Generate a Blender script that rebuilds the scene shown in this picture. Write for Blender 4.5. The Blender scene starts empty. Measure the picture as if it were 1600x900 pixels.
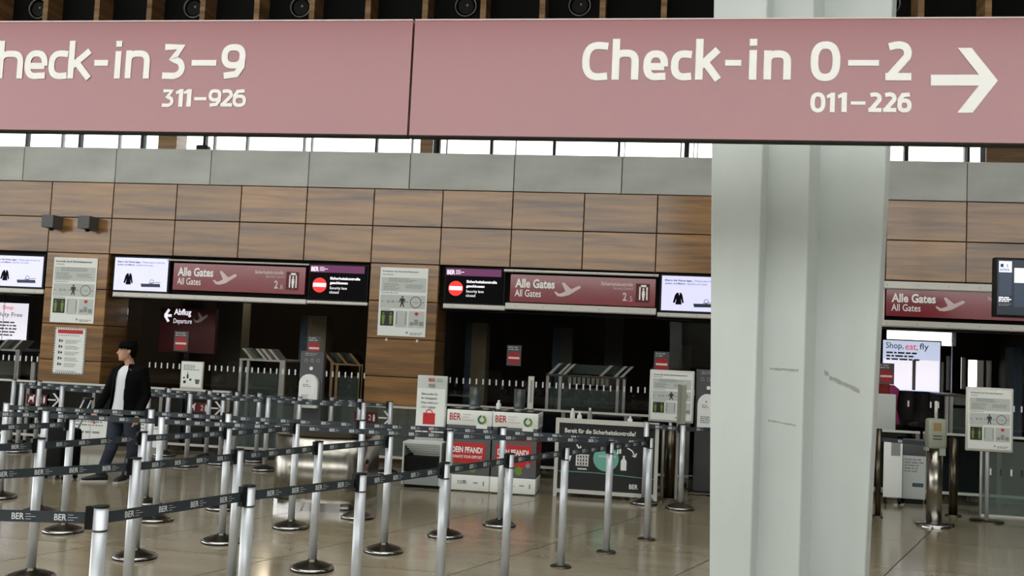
import bpy, bmesh, math, random
from mathutils import Vector, Matrix

# ------------------------------------------------------------------ camera, world, light, exposure
S = bpy.context.scene
COL = S.collection
random.seed(7)
PITCH, ROLL, YAW, CAM_H, LENS = 0.065215, 0.046192, -0.146236, 1.7416, 34.0835
_f = Vector((math.sin(YAW)*math.cos(PITCH), math.cos(YAW)*math.cos(PITCH), math.sin(PITCH)))
_r = Vector((math.cos(YAW), -math.sin(YAW), 0))
_u = _r.cross(_f)
_r2 = _r*math.cos(ROLL) + _u*math.sin(ROLL)
_u2 = _u*math.cos(ROLL) - _r*math.sin(ROLL)
cam_data = bpy.data.cameras.new('camera')
cam_data.sensor_fit = 'HORIZONTAL'; cam_data.sensor_width = 36; cam_data.lens = LENS
cam_data.clip_start = 0.05; cam_data.clip_end = 300
cam = bpy.data.objects.new('camera', cam_data)
m = Matrix.Identity(4)
for i in range(3):
    m[i][0] = _r2[i]; m[i][1] = _u2[i]; m[i][2] = -_f[i]
m[2][3] = CAM_H
cam.matrix_world = m
COL.objects.link(cam); S.camera = cam

world = bpy.data.worlds.new('overcast_sky'); S.world = world
world.use_nodes = True
bg = world.node_tree.nodes['Background']
bg.inputs[0].default_value = (0.99, 0.995, 0.965, 1); bg.inputs[1].default_value = 1.3
S.view_settings.view_transform = 'Standard'; S.view_settings.look = 'None'
S.view_settings.gamma = 1; S.view_settings.use_curve_mapping = False
S.view_settings.exposure = 1.47

# ------------------------------------------------------------------ helpers
def lin(c):
    return tuple((v/255/12.92) if v/255 <= 0.04045 else ((v/255+0.055)/1.055)**2.4 for v in c[:3])

MATS = {}
def mat(name, rgb, rough=0.5, metal=0.0, coat=0.0, emit=0.0, spec=0.5, noise=None, bump=None):
    """noise = (scale xyz, amount): gentle procedural variation of the colour; bump = (scale, strength)"""
    if name in MATS: return MATS[name]
    M = bpy.data.materials.new(name); M.use_nodes = True
    N = M.node_tree; b = N.nodes['Principled BSDF']
    c = lin(rgb)
    b.inputs['Base Color'].default_value = (*c, 1)
    b.inputs['Roughness'].default_value = rough
    b.inputs['Metallic'].default_value = metal
    b.inputs['Coat Weight'].default_value = coat
    b.inputs['Coat Roughness'].default_value = 0.12
    b.inputs['Specular IOR Level'].default_value = spec
    if emit:
        b.inputs['Emission Color'].default_value = (*c, 1); b.inputs['Emission Strength'].default_value = emit
    if noise or bump:
        tc = N.nodes.new('ShaderNodeTexCoord')
    if noise:
        mp = N.nodes.new('ShaderNodeMapping'); mp.inputs['Scale'].default_value = noise[0]
        n = N.nodes.new('ShaderNodeTexNoise'); n.inputs['Scale'].default_value = 1; n.inputs['Detail'].default_value = 5
        mr = N.nodes.new('ShaderNodeMapRange'); mr.inputs['From Min'].default_value = 0.3; mr.inputs['From Max'].default_value = 0.7
        mr.inputs['To Min'].default_value = 1-noise[1]; mr.inputs['To Max'].default_value = 1+noise[1]
        mx = N.nodes.new('ShaderNodeVectorMath'); mx.operation = 'SCALE'; mx.inputs[0].default_value = c
        N.links.new(tc.outputs['Object'], mp.inputs[0]); N.links.new(mp.outputs[0], n.inputs['Vector'])
        N.links.new(n.outputs['Fac'], mr.inputs['Value']); N.links.new(mr.outputs[0], mx.inputs['Scale'])
        N.links.new(mx.outputs[0], b.inputs['Base Color'])
    if bump:
        n2 = N.nodes.new('ShaderNodeTexNoise'); n2.inputs['Scale'].default_value = bump[0]
        bp = N.nodes.new('ShaderNodeBump'); bp.inputs['Strength'].default_value = bump[1]; bp.inputs['Distance'].default_value = 0.01
        N.links.new(tc.outputs['Object'], n2.inputs['Vector'])
        N.links.new(n2.outputs['Fac'], bp.inputs['Height']); N.links.new(bp.outputs[0], b.inputs['Normal'])
    MATS[name] = M
    return M

def wood_mat(name, dark, light, rough=0.35, coat=0.5, ior=1.5):
    M = bpy.data.materials.new(name); M.use_nodes = True; N = M.node_tree; b = N.nodes['Principled BSDF']
    L = N.links.new
    tc = N.nodes.new('ShaderNodeTexCoord'); oi = N.nodes.new('ShaderNodeObjectInfo')
    mul = N.nodes.new('ShaderNodeVectorMath'); mul.operation = 'SCALE'; mul.inputs[0].default_value = (37, 11, 53)
    L(oi.outputs['Random'], mul.inputs['Scale'])
    add = N.nodes.new('ShaderNodeVectorMath'); L(tc.outputs['Object'], add.inputs[0]); L(mul.outputs[0], add.inputs[1])
    mp = N.nodes.new('ShaderNodeMapping'); mp.inputs['Scale'].default_value = (0.55, 0.55, 9); L(add.outputs[0], mp.inputs[0])
    n = N.nodes.new('ShaderNodeTexNoise'); n.inputs['Scale'].default_value = 1; n.inputs['Detail'].default_value = 6
    n.inputs['Roughness'].default_value = 0.55; n.inputs['Distortion'].default_value = 0.4; L(mp.outputs[0], n.inputs['Vector'])
    mp2 = N.nodes.new('ShaderNodeMapping'); mp2.inputs['Scale'].default_value = (2, 2, 90); L(add.outputs[0], mp2.inputs[0])
    n2 = N.nodes.new('ShaderNodeTexNoise'); n2.inputs['Scale'].default_value = 1; n2.inputs['Detail'].default_value = 3; L(mp2.outputs[0], n2.inputs['Vector'])
    mix = N.nodes.new('ShaderNodeMath'); mix.operation = 'MULTIPLY_ADD'; mix.inputs[1].default_value = 0.22
    L(n2.outputs['Fac'], mix.inputs[0]); L(n.outputs['Fac'], mix.inputs[2])
    cr = N.nodes.new('ShaderNodeValToRGB'); e = cr.color_ramp.elements
    e[0].position = 0.42; e[0].color = (*lin(dark), 1); e[1].position = 0.80; e[1].color = (*lin(light), 1)
    L(mix.outputs[0], cr.inputs[0])
    hs = N.nodes.new('ShaderNodeHueSaturation'); mr = N.nodes.new('ShaderNodeMapRange')
    mr.inputs['To Min'].default_value = 0.86; mr.inputs['To Max'].default_value = 1.14
    L(oi.outputs['Random'], mr.inputs['Value']); L(mr.outputs[0], hs.inputs['Value']); L(cr.outputs[0], hs.inputs['Color'])
    L(hs.outputs[0], b.inputs['Base Color'])
    b.inputs['Roughness'].default_value = rough; b.inputs['Coat Weight'].default_value = coat; b.inputs['Coat Roughness'].default_value = 0.16; b.inputs['Coat IOR'].default_value = ior
    MATS[name] = M
    return M

def stone_mat(name):
    M = bpy.data.materials.new(name); M.use_nodes = True; N = M.node_tree; b = N.nodes['Principled BSDF']
    L = N.links.new
    tc = N.nodes.new('ShaderNodeTexCoord'); oi = N.nodes.new('ShaderNodeObjectInfo')
    n = N.nodes.new('ShaderNodeTexNoise'); n.inputs['Scale'].default_value = 1.6; n.inputs['Detail'].default_value = 7
    mp = N.nodes.new('ShaderNodeMapping'); mp.inputs['Scale'].default_value = (0.5, 1.6, 1); mp.inputs['Rotation'].default_value = (0, 0, 0.35)
    L(tc.outputs['Object'], mp.inputs[0]); L(mp.outputs[0], n.inputs['Vector'])
    n2 = N.nodes.new('ShaderNodeTexNoise'); n2.inputs['Scale'].default_value = 55; n2.inputs['Detail'].default_value = 2; L(tc.outputs['Object'], n2.inputs['Vector'])
    ad = N.nodes.new('ShaderNodeMath'); ad.operation = 'MULTIPLY_ADD'; ad.inputs[1].default_value = 0.25; L(n2.outputs['Fac'], ad.inputs[0]); L(n.outputs['Fac'], ad.inputs[2])
    cr = N.nodes.new('ShaderNodeValToRGB'); e = cr.color_ramp.elements
    e[0].position = 0.38; e[0].color = (*lin((114, 105, 84)), 1); e[1].position = 0.85; e[1].color = (*lin((146, 136, 112)), 1)
    L(ad.outputs[0], cr.inputs[0])
    hs = N.nodes.new('ShaderNodeHueSaturation'); mr = N.nodes.new('ShaderNodeMapRange')
    mr.inputs['To Min'].default_value = 0.93; mr.inputs['To Max'].default_value = 1.06
    L(oi.outputs['Random'], mr.inputs['Value']); L(mr.outputs[0], hs.inputs['Value']); L(cr.outputs[0], hs.inputs['Color']); L(hs.outputs[0], b.inputs['Base Color'])
    b.inputs['Roughness'].default_value = 0.15; b.inputs['Specular IOR Level'].default_value = 0.6
    MATS[name] = M
    return M

def glass_mat(name, tint=(1, 1, 1), ior=1.5, haze=0.0):
    M = bpy.data.materials.new(name); M.use_nodes = True; N = M.node_tree; N.nodes.clear()
    o = N.nodes.new('ShaderNodeOutputMaterial'); t = N.nodes.new('ShaderNodeBsdfTransparent'); t.inputs[0].default_value = (*tint, 1)
    g = N.nodes.new('ShaderNodeBsdfGlossy'); g.inputs['Roughness'].default_value = 0.02
    f = N.nodes.new('ShaderNodeFresnel'); f.inputs['IOR'].default_value = ior; mx = N.nodes.new('ShaderNodeMixShader')
    N.links.new(f.outputs[0], mx.inputs[0]); N.links.new(t.outputs[0], mx.inputs[1]); N.links.new(g.outputs[0], mx.inputs[2]); N.links.new(mx.outputs[0], o.inputs[0])
    if haze:
        d = N.nodes.new('ShaderNodeBsdfDiffuse'); d.inputs[0].default_value = (0.45, 0.52, 0.48, 1); m2 = N.nodes.new('ShaderNodeMixShader'); m2.inputs[0].default_value = haze
        N.links.new(mx.outputs[0], m2.inputs[1]); N.links.new(d.outputs[0], m2.inputs[2]); N.links.new(m2.outputs[0], o.inputs[0])
    MATS[name] = M
    return M

_tc = {}
def text2d(s, bold=0.0):
    key = (s, bold)
    if key in _tc: return _tc[key]
    cu = bpy.data.curves.new('t', 'FONT'); cu.body = s; cu.size = 1; cu.offset = bold; cu.resolution_u = 3
    ob = bpy.data.objects.new('t', cu); COL.objects.link(ob)
    dg = bpy.context.evaluated_depsgraph_get()
    me = bpy.data.meshes.new_from_object(ob.evaluated_get(dg))
    vs = [(v.co.x, v.co.y) for v in me.vertices]; fs = [tuple(p.vertices) for p in me.polygons]
    bpy.data.objects.remove(ob); bpy.data.meshes.remove(me)
    xs = [v[0] for v in vs]; ys = [v[1] for v in vs]
    _tc[key] = (vs, fs, min(xs), max(xs), min(ys), max(ys))
    return _tc[key]

class Fr:
    """a flat frame in space: u right, v up, n out of the face"""
    def __init__(s, o, u=(1, 0, 0), v=(0, 0, 1)):
        s.o = Vector(o); s.u = Vector(u).normalized(); s.v = Vector(v).normalized(); s.n = s.u.cross(s.v)
    def p(s, x, z, d=0.0): return s.o + s.u*x + s.v*z + s.n*d

class MB:
    def __init__(s): s.v = []; s.f = []; s.sm = []; s.seg = []
    def add(s, vs, fs, smooth=False):
        b = len(s.v); s.v += [tuple(v) for v in vs]
        for f in fs: s.f.append(tuple(b+i for i in f)); s.sm.append(smooth)
        return s
    def box(s, x0, x1, y0, y1, z0, z1):
        if x0 > x1: x0, x1 = x1, x0
        if y0 > y1: y0, y1 = y1, y0
        if z0 > z1: z0, z1 = z1, z0
        return s.add([(x0,y0,z0),(x1,y0,z0),(x1,y1,z0),(x0,y1,z0),(x0,y0,z1),(x1,y0,z1),(x1,y1,z1),(x0,y1,z1)],
                     [(0,3,2,1),(4,5,6,7),(0,1,5,4),(1,2,6,5),(2,3,7,6),(3,0,4,7)])
    def rbox(s, x0, x1, y0, y1, z0, z1, r=0.02, n=3):
        """box with rounded vertical... all edges via superellipse rings in z"""
        prof = [(r, 0)] ; 
        ring = []
        def rr(ins):
            pts = []
            rad = max(r-ins, 0.0005)
            for cx, cy, a0 in ((x1-r, y1-r, 0), (x0+r, y1-r, 90), (x0+r, y0+r, 180), (x1-r, y0+r, 270)):
                for k in range(n+1):
                    a = math.radians(a0+90*k/n); pts.append((cx+rad*math.cos(a), cy+rad*math.sin(a)))
            return pts
        levels = [(z0, r*0.9), (z0+r*0.3, r*0.3), (z0+r, 0), (z1-r, 0), (z1-r*0.3, r*0.3), (z1, r*0.9)]
        vs = []; m_ = 4*(n+1)
        for z, ins in levels: vs += [(x, y, z) for x, y in rr(ins)]
        fs = []
        for i in range(len(levels)-1):
            for k in range(m_): fs.append((i*m_+k, i*m_+(k+1) % m_, (i+1)*m_+(k+1) % m_, (i+1)*m_+k))
        fs.append(tuple(range(m_-1, -1, -1))); fs.append(tuple((len(levels)-1)*m_+k for k in range(m_)))
        return s.add(vs, fs, True)
    def obox(s, fr, x0, x1, z0, z1, d0, d1):
        c = [fr.p(x, z, d) for d in (d0, d1) for x, z in ((x0,z0),(x1,z0),(x1,z1),(x0,z1))]
        return s.add(c, [(0,3,2,1),(4,5,6,7),(0,1,5,4),(1,2,6,5),(2,3,7,6),(3,0,4,7)])
    def prism(s, pts, z0, z1, fr=None):
        """polygon in the frame (x,z) extruded from depth z0 to z1, or in plan extruded in height"""
        n = len(pts)
        if fr: vs = [fr.p(x, y, z0) for x, y in pts] + [fr.p(x, y, z1) for x, y in pts]
        else: vs = [(x, y, z0) for x, y in pts] + [(x, y, z1) for x, y in pts]
        return s.add(vs, [tuple(range(n-1, -1, -1)), tuple(range(n, 2*n))] + [(i, (i+1) % n, n+(i+1) % n, n+i) for i in range(n)])
    def cyl(s, a, b, r0, r1=None, n=14, caps=True):
        a = Vector(a); b = Vector(b); r1 = r0 if r1 is None else r1
        d = (b-a).normalized(); t = Vector((0, 0, 1)) if abs(d.z) < 0.9 else Vector((1, 0, 0))
        x = d.cross(t).normalized(); y = d.cross(x)
        vs = []
        for p, r in ((a, r0), (b, r1)):
            vs += [p + x*r*math.cos(2*math.pi*k/n) + y*r*math.sin(2*math.pi*k/n) for k in range(n)]
        s.add(vs, [(k, n+k, n+(k+1) % n, (k+1) % n) for k in range(n)], True)
        if caps:
            b0 = len(s.v)-2*n; s.f += [tuple(b0+k for k in range(n)), tuple(b0+n+k for k in range(n-1, -1, -1))]; s.sm += [False, False]
        return s
    def tube(s, path, r, n=8):
        for a, b in zip(path[:-1], path[1:]): s.cyl(a, b, r, n=n)
        return s
    def lathe(s, prof, o=(0, 0, 0), n=24, smooth=True):
        vs = [(o[0]+r*math.cos(2*math.pi*k/n), o[1]+r*math.sin(2*math.pi*k/n), o[2]+z) for r, z in prof for k in range(n)]
        fs = [(i*n+k, i*n+(k+1) % n, (i+1)*n+(k+1) % n, (i+1)*n+k) for i in range(len(prof)-1) for k in range(n)]
        fs.append(tuple((len(prof)-1)*n+k for k in range(n)))
        return s.add(vs, fs, smooth)
    def loft(s, rings, cap=True, closed=True, smooth=True):
        n = len(rings[0]); vs = [p for r in rings for p in r]; fs = []
        for i in range(len(rings)-1):
            for k in range(n if closed else n-1): fs.append((i*n+k, i*n+(k+1) % n, (i+1)*n+(k+1) % n, (i+1)*n+k))
        if cap: fs += [tuple(range(n-1, -1, -1)), tuple((len(rings)-1)*n+k for k in range(n))]
        return s.add(vs, fs, smooth)
    def limb(s, pts, radii, n=12):
        """tapered tube with joints through points"""
        rings = []
        P = [Vector(p) for p in pts]
        for i, p in enumerate(P):
            d = (P[min(i+1, len(P)-1)] - P[max(i-1, 0)]).normalized()
            t = Vector((0, 1, 0)) if abs(d.y) < 0.8 else Vector((1, 0, 0))
            x = d.cross(t).normalized(); y = d.cross(x); r = radii[i]
            rx, ry = r if isinstance(r, tuple) else (r, r)
            rings.append([p + x*rx*math.cos(2*math.pi*k/n) + y*ry*math.sin(2*math.pi*k/n) for k in range(n)])
        return s.loft(rings)
    def sphere(s, c, r, n=12):
        rx, ry, rz = r if isinstance(r, tuple) else (r, r, r)
        rings = [[(c[0]+rx*math.sin(a)*math.cos(2*math.pi*k/n), c[1]+ry*math.sin(a)*math.sin(2*math.pi*k/n), c[2]-rz*math.cos(a)) for k in range(n)]
                 for a in [math.pi*(0.02+0.96*i/(n//2+2)) for i in range(n//2+3)]]
        return s.loft(rings)
    # flat print
    def quad(s, fr, x0, x1, z0, z1, d=0.002): return s.add([fr.p(x0,z0,d), fr.p(x1,z0,d), fr.p(x1,z1,d), fr.p(x0,z1,d)], [(0,1,2,3)])
    def poly(s, fr, pts, d=0.002): return s.add([fr.p(x, z, d) for x, z in pts], [tuple(range(len(pts)))])
    def disc(s, fr, x, z, r, d=0.002, n=28): return s.poly(fr, [(x+r*math.cos(2*math.pi*k/n), z+r*math.sin(2*math.pi*k/n)) for k in range(n)], d)
    def ring(s, fr, x, z, r0, r1, d=0.002, n=28, a0=0, a1=360):
        full = (a1-a0) >= 360; m_ = n if full else n+1
        vs = [fr.p(x+r*math.cos(math.radians(a0+(a1-a0)*k/n)), z+r*math.sin(math.radians(a0+(a1-a0)*k/n)), d) for r in (r0, r1) for k in range(m_)]
        return s.add(vs, [(k, m_+k, m_+(k+1) % m_, (k+1) % m_) for k in range(n)])
    def stroke(s, fr, pts, w, d=0.002):
        for (xa, za), (xb, zb) in zip(pts[:-1], pts[1:]):
            L = math.hypot(xb-xa, zb-za) or 1e-6; nx, nz = -(zb-za)/L*w/2, (xb-xa)/L*w/2
            s.poly(fr, [(xa-nx, za-nz), (xb-nx, zb-nz), (xb+nx, zb+nz), (xa+nx, za+nz)], d)
        return s
    def text(s, fr, txt, x0, x1, z0, z1, d=0.003, bold=0.0):
        """lettering fitted into a rectangle of the frame"""
        s.seg.append((len(s.v), len(s.f)))
        vs, fs, a, b, c, e = text2d(txt, bold)
        return s.add([fr.p(x0+(x-a)/(b-a)*(x1-x0), z0+(y-c)/(e-c)*(z1-z0), d) for x, y in vs], fs)
    def text_h(s, fr, txt, x0, z0, cap, d=0.003, bold=0.0, sx=0.9, right=False):
        """lettering of a given capital height at natural width times sx"""
        vs, fs, a, b, c, e = text2d(txt, bold); k = cap/0.73
        o = x0-(b*k*sx if right else a*k*sx)
        return s.add([fr.p(o+x*k*sx, z0+y*k, d) for x, y in vs], fs)
    def build(s, name, material, parent=None, local=False):
        if name == 'lettering' and len(s.seg) > 1:               # every line of lettering is a part of its own
            cuts = [(0, 0)] + s.seg[1:] + [(len(s.v), len(s.f))]; o = None
            for (va, fa), (vb, fb) in zip(cuts[:-1], cuts[1:]):
                q = MB(); q.v = s.v[va:vb]; q.f = [tuple(i-va for i in f) for f in s.f[fa:fb]]; q.sm = s.sm[fa:fb]
                o = q.build(name, material, parent, local)
            return o
        me = bpy.data.meshes.new(name)
        off = Vector((0, 0, 0)) if (parent is None or local) else world_loc(parent)
        me.from_pydata([tuple(Vector(v)-off) for v in s.v], [], s.f)
        me.polygons.foreach_set('use_smooth', s.sm)
        me.materials.append(MATS[material] if isinstance(material, str) else material); me.update()
        o = bpy.data.objects.new(name, me); COL.objects.link(o)
        if parent is not None: o.parent = parent
        if name in FINE: o['kind'] = 'stuff'
        return o

FINE = {'small_print', 'pictogram', 'picture', 'screw_row', 'striped_edge', 'scanner_picture', 'belt_lettering', 'hole_row'}
def world_loc(o):
    p = Vector(o.location)
    while o.parent: o = o.parent; p = p + Vector(o.location)
    return p

def tag(o, label=None, cat=None, group=None, kind=None):
    if label: o['label'] = label
    if cat: o['category'] = cat
    if group: o['group'] = group
    if kind: o['kind'] = kind
    return o
def thing(name, label, cat, loc, group=None, rz=0.0):
    o = bpy.data.objects.new(name, None); COL.objects.link(o); o.location = loc; o.rotation_euler = (0, 0, rz); o.empty_display_size = 0.1
    return tag(o, label, cat, group)
def copy_tree(o, parent=None):
    c = o.copy(); COL.objects.link(c); c.parent = parent
    for ch in list(o.children): copy_tree(ch, c)
    return c

# ------------------------------------------------------------------ materials
wood_mat('walnut', (90, 60, 24), (170, 122, 58), 0.45, 1.0, 1.47)
wood_mat('fin_wood', (112, 80, 50), (182, 144, 98), 0.4, 0.4, 1.5)
stone_mat('stone')
glass_mat('glass'); glass_mat('tinted_glass', (0.6, 0.72, 0.70), 1.5, 0.16); glass_mat('clear_plastic', (0.75, 0.8, 0.84), 1.5, 0.12)
mat('dark_glass', (14, 17, 19), 0.06, spec=0.6)
mat('concrete', (182, 185, 180), 0.6, noise=((1.1, 1.1, 2.2), 0.16))
mat('column_grey', (206, 214, 211), 0.45, noise=((3, 3, 1.2), 0.05), bump=(60, 0.05))
mat('scuff', (168, 169, 164), 0.7)
mat('joint_dark', (38, 34, 30), 0.9)
mat('grout', (66, 60, 52), 0.8)
mat('black', (9, 9, 10), 0.7, spec=0.2)
mat('black_plastic', (12, 13, 14), 0.5, spec=0.25)
mat('soffit', (24, 20, 17), 0.8, spec=0.2)
mat('room_wall', (62, 52, 42), 0.8, spec=0.2)
mat('room_grey', (96, 94, 86), 0.8)
mat('sign_red', (138, 38, 48), 0.22, coat=1.0, noise=((2, 2, 2), 0.04))
mat('dark_red', (96, 14, 24), 0.5)
mat('white_print', (254, 254, 252), 0.4)
mat('pink_print', (226, 206, 206), 0.5)
mat('grey_print', (150, 154, 152), 0.6)
mat('dark_print', (44, 48, 50), 0.6)
mat('silver', (206, 211, 216), 0.36, metal=0.4)
mat('chrome', (190, 190, 190), 0.12, metal=1.0)
mat('steel', (168, 164, 154), 0.24, metal=1.0, noise=((14, 14, 0.4), 0.12))
mat('dark_steel', (92, 86, 74), 0.3, metal=1.0)
mat('rail_metal', (214, 212, 204), 0.4, metal=0.15)
mat('rail_grey', (150, 146, 138), 0.4, metal=0.4)
mat('belt', (48, 56, 62), 0.75)
mat('belt_print', (214, 219, 222), 0.6)
mat('paper', (246, 250, 245), 0.6)
mat('paper_box', (204, 210, 205), 0.6)
mat('totem', (74, 76, 78), 0.5)
mat('box_grey', (96, 98, 99), 0.6)
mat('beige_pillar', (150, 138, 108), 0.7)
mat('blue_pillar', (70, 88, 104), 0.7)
mat('brass', (150, 122, 82), 0.4, metal=0.4)
mat('prohibit_red', (196, 40, 44), 0.5)
mat('fixture_green', (150, 156, 138), 0.5)
mat('bright_red', (206, 44, 44), 0.5)
mat('teal', (118, 186, 170), 0.55)
mat('board_black', (26, 29, 30), 0.45)
mat('leaf_green', (120, 150, 60), 0.6)
mat('dot_green', (64, 118, 70), 0.6)
mat('screen_lilac', (205, 206, 244), 0.3, emit=0.27)
mat('screen_black', (3, 3, 4), 0.5, spec=0.08)
mat('screen_violet', (96, 6, 82), 0.3, emit=0.16)
mat('screen_red', (240, 36, 28), 0.3, emit=0.33)
mat('screen_white', (245, 240, 250), 0.3, emit=0.36)
mat('screen_navy', (26, 38, 54), 0.3, emit=0.12)
mat('screen_navy_panel', (48, 62, 82), 0.3, emit=0.15)
mat('screen_sky', (214, 224, 250), 0.3, emit=0.3)
mat('screen_rose', (236, 60, 80), 0.3, emit=0.22)
mat('screen_ink', (60, 66, 84), 0.4)
mat('lamp_warm', (255, 220, 140), 0.5, emit=2.5)
mat('skin', (196, 150, 124), 0.55)
mat('hair', (11, 10, 10), 0.9, spec=0.1)
mat('jacket_black', (9, 9, 10), 0.9, spec=0.1)
mat('tshirt', (216, 220, 226), 0.85)
mat('denim', (34, 42, 56), 0.85, noise=((30, 30, 30), 0.15))
mat('shoe_black', (16, 16, 17), 0.5)
mat('sole_white', (176, 174, 168), 0.6)
mat('suitcase_black', (9, 9, 10), 0.8, spec=0.15)
mat('pink_cloth', (240, 80, 160), 0.8)
mat('roof_grey', (120, 118, 112), 0.8)

D = 13.862            # distance of the wooden front
W = 1.0436            # width of a wood panel
J0 = -9.3922          # first panel joint
ROW = [4.065, 3.510, 2.955, 2.400, 1.845, 1.290, 0.735, 0.0]

# ------------------------------------------------------------------ the setting
SX = 0.415                                                       # slabs are laid on the skew
def build_floor():
    y0, y1, nx, ny, w, h = 3.06, 15.0, 18, 8, 1.49, 1.49
    xb = -1.12 - SX*(8.35-y0) - 9*w - 2*w
    c = [(xb, y0), (xb+nx*w, y0), (xb+nx*w+SX*ny*h, y0+ny*h), (xb+SX*ny*h, y0+ny*h)]
    o = [(-45, -18), (45, -18), (45, 32), (-45, 32)]
    b = MB()
    b.add([(x, y, 0) for x, y in c+o], [(4, 5, 1, 0), (5, 6, 2, 1), (6, 7, 3, 2), (7, 4, 0, 3)])
    fl = tag(b.build('floor', 'stone'), kind='structure')
    g = MB(); g.add([(x, y, -0.012) for x, y in c], [(0, 1, 2, 3)]); g.build('joint_bed', 'grout', fl)
    q = 0.006
    s = MB()
    pts = [(q, q), (w-q, q), (w-q+SX*h, h-q), (q+SX*h, h-q)]
    s.prism(pts, -0.011, 0.0)
    first = s.build('floor_slab', 'stone', fl); first.location = (xb, y0, 0)
    for j in range(ny):
        for i in range(nx):
            if i == j == 0: continue
            k = first.copy(); COL.objects.link(k); k.parent = fl; k.location = (xb+i*w+SX*h*j, y0+j*h, 0)
build_floor()

def holes_wall(b, x0, x1, z0, z1, y0, y1, holes):
    xs = sorted({x0, x1, *[h[0] for h in holes], *[h[1] for h in holes]}); zs = sorted({z0, z1, *[h[2] for h in holes], *[h[3] for h in holes]})
    for a, c in zip(xs[:-1], xs[1:]):
        for e, g in zip(zs[:-1], zs[1:]):
            mx, mz = (a+c)/2, (e+g)/2
            if not any(h[0] < mx < h[1] and h[2] < mz < h[3] for h in holes): b.box(a, c, y0, y1, e, g)

PILLARS = [-5, 0, 5, 10, 15]
# wooden front: dark core behind the panels
core = MB(); core.box(-20, 12, D+0.03, D+0.5, 2.955, 4.60)
for k in PILLARS: core.box(J0+k*W+0.02, J0+(k+1)*W-0.02, D+0.03, D+0.68, 0, 2.955)
wall = tag(core.build('wall_front', 'joint_dark'), kind='structure')
G = 0.006
def panel_mesh(w, h, t, bev=0.004):
    b = MB(); x0, x1, z0, z1 = G, w-G, G, h-G
    b.add([(x0,t,z0),(x1,t,z0),(x1,t,z1),(x0,t,z1),(x0,bev,z0),(x1,bev,z0),(x1,bev,z1),(x0,bev,z1),
           (x0+bev,0,z0+bev),(x1-bev,0,z0+bev),(x1-bev,0,z1-bev),(x0+bev,0,z1-bev)],
          [(0,1,5,4),(1,2,6,5),(2,3,7,6),(3,0,4,7),(4,5,9,8),(5,6,10,9),(6,7,11,10),(7,4,8,11),(8,9,10,11)])
    return b
wp = panel_mesh(W, 0.555, 0.03).build('wood_panel', 'walnut', wall); wp.location = (J0-10*W, D, ROW[1])
for k in range(-10, 20):
    for r in (1, 2):
        if k == -10 and r == 1: continue
        c = wp.copy(); COL.objects.link(c); c.parent = wall; c.location = (J0+k*W, D, ROW[r])
for k in PILLARS:
    for r in range(3, 7):
        c = wp.copy(); COL.objects.link(c); c.parent = wall; c.location = (J0+k*W, D, ROW[r])
lp = panel_mesh(W, 0.735, 0.03).build('wood_panel', 'walnut', wall); lp.location = (J0, D, 0)
for k in PILLARS:
    if k == 0: continue
    c = lp.copy(); COL.objects.link(c); c.parent = wall; c.location = (J0+k*W, D, 0)
# returns on the flanks of the pillars
rp = panel_mesh(0.66, 0.555, 0.022).build('wood_panel', 'walnut', wall)
sides = []
for k in PILLARS:
    for r in range(3, 7): sides += [(J0+(k+1)*W, r, 1), (J0+k*W, r, -1)]
for i, (x, r, sg) in enumerate(sides):
    c = rp if i == 0 else rp.copy()
    if i: COL.objects.link(c); c.parent = wall
    if sg > 0: c.location = (x, D+0.02, ROW[r]); c.rotation_euler = (0, 0, math.pi/2)
    else: c.location = (x, D+0.68, ROW[r]); c.rotation_euler = (0, 0, -math.pi/2)
# grey parapet panels
cp = panel_mesh(1.5653, 0.54, 0.035).build('concrete_panel', 'concrete', wall)
for i, mm in enumerate(range(-7, 13)):
    c = cp if i == 0 else cp.copy()
    if i: COL.objects.link(c); c.parent = wall
    c.location = (J0+W+mm*1.5653, D, 4.065)
MB().box(-20, 12, D+0.02, D+0.5, 4.60, 4.617).build('coping', 'concrete', wall)

# rooms behind the front
rm = MB(); rm.box(-20, 12, D+0.5, 20.3, 2.96, 4.55)
tag(rm.build('ceiling', 'soffit'), kind='structure')
rb = MB()
WIN3 = [((4.565, 2.511), (5.862, 2.241)), ((4.697, 1.925), (5.639, 1.321)), ((5.687, 2.046), (5.769, 1.378)), ((5.959, 2.034), (6.051, 1.417)), ((6.090, 1.990), (6.520, 1.466))]
H3 = []
for a, c in WIN3: H3.append((a[0], c[0], min(a[1], c[1]), min(max(a[1], c[1]), 2.9)))
holes_wall(rb, -20, 12, 0, 2.96, 20.0, 20.3, H3)
back = tag(rb.build('wall_back', 'room_wall'), kind='structure')
for i, h in enumerate(H3):
    pn = MB().box(h[0]-0.02, h[1]+0.02, 20.12, 20.13, h[2]-0.02, h[3]+0.02)
    tag(pn.build('window_%d' % (i+2), 'glass'), kind='structure')
for i, k in enumerate(PILLARS):
    q = MB().box(J0+k*W+0.35, J0+(k+1)*W-0.35, D+0.68, 20.0, 0, 2.96)
    tag(q.build('wall_room_%d' % (i+1), 'room_wall'), kind='structure')

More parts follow.
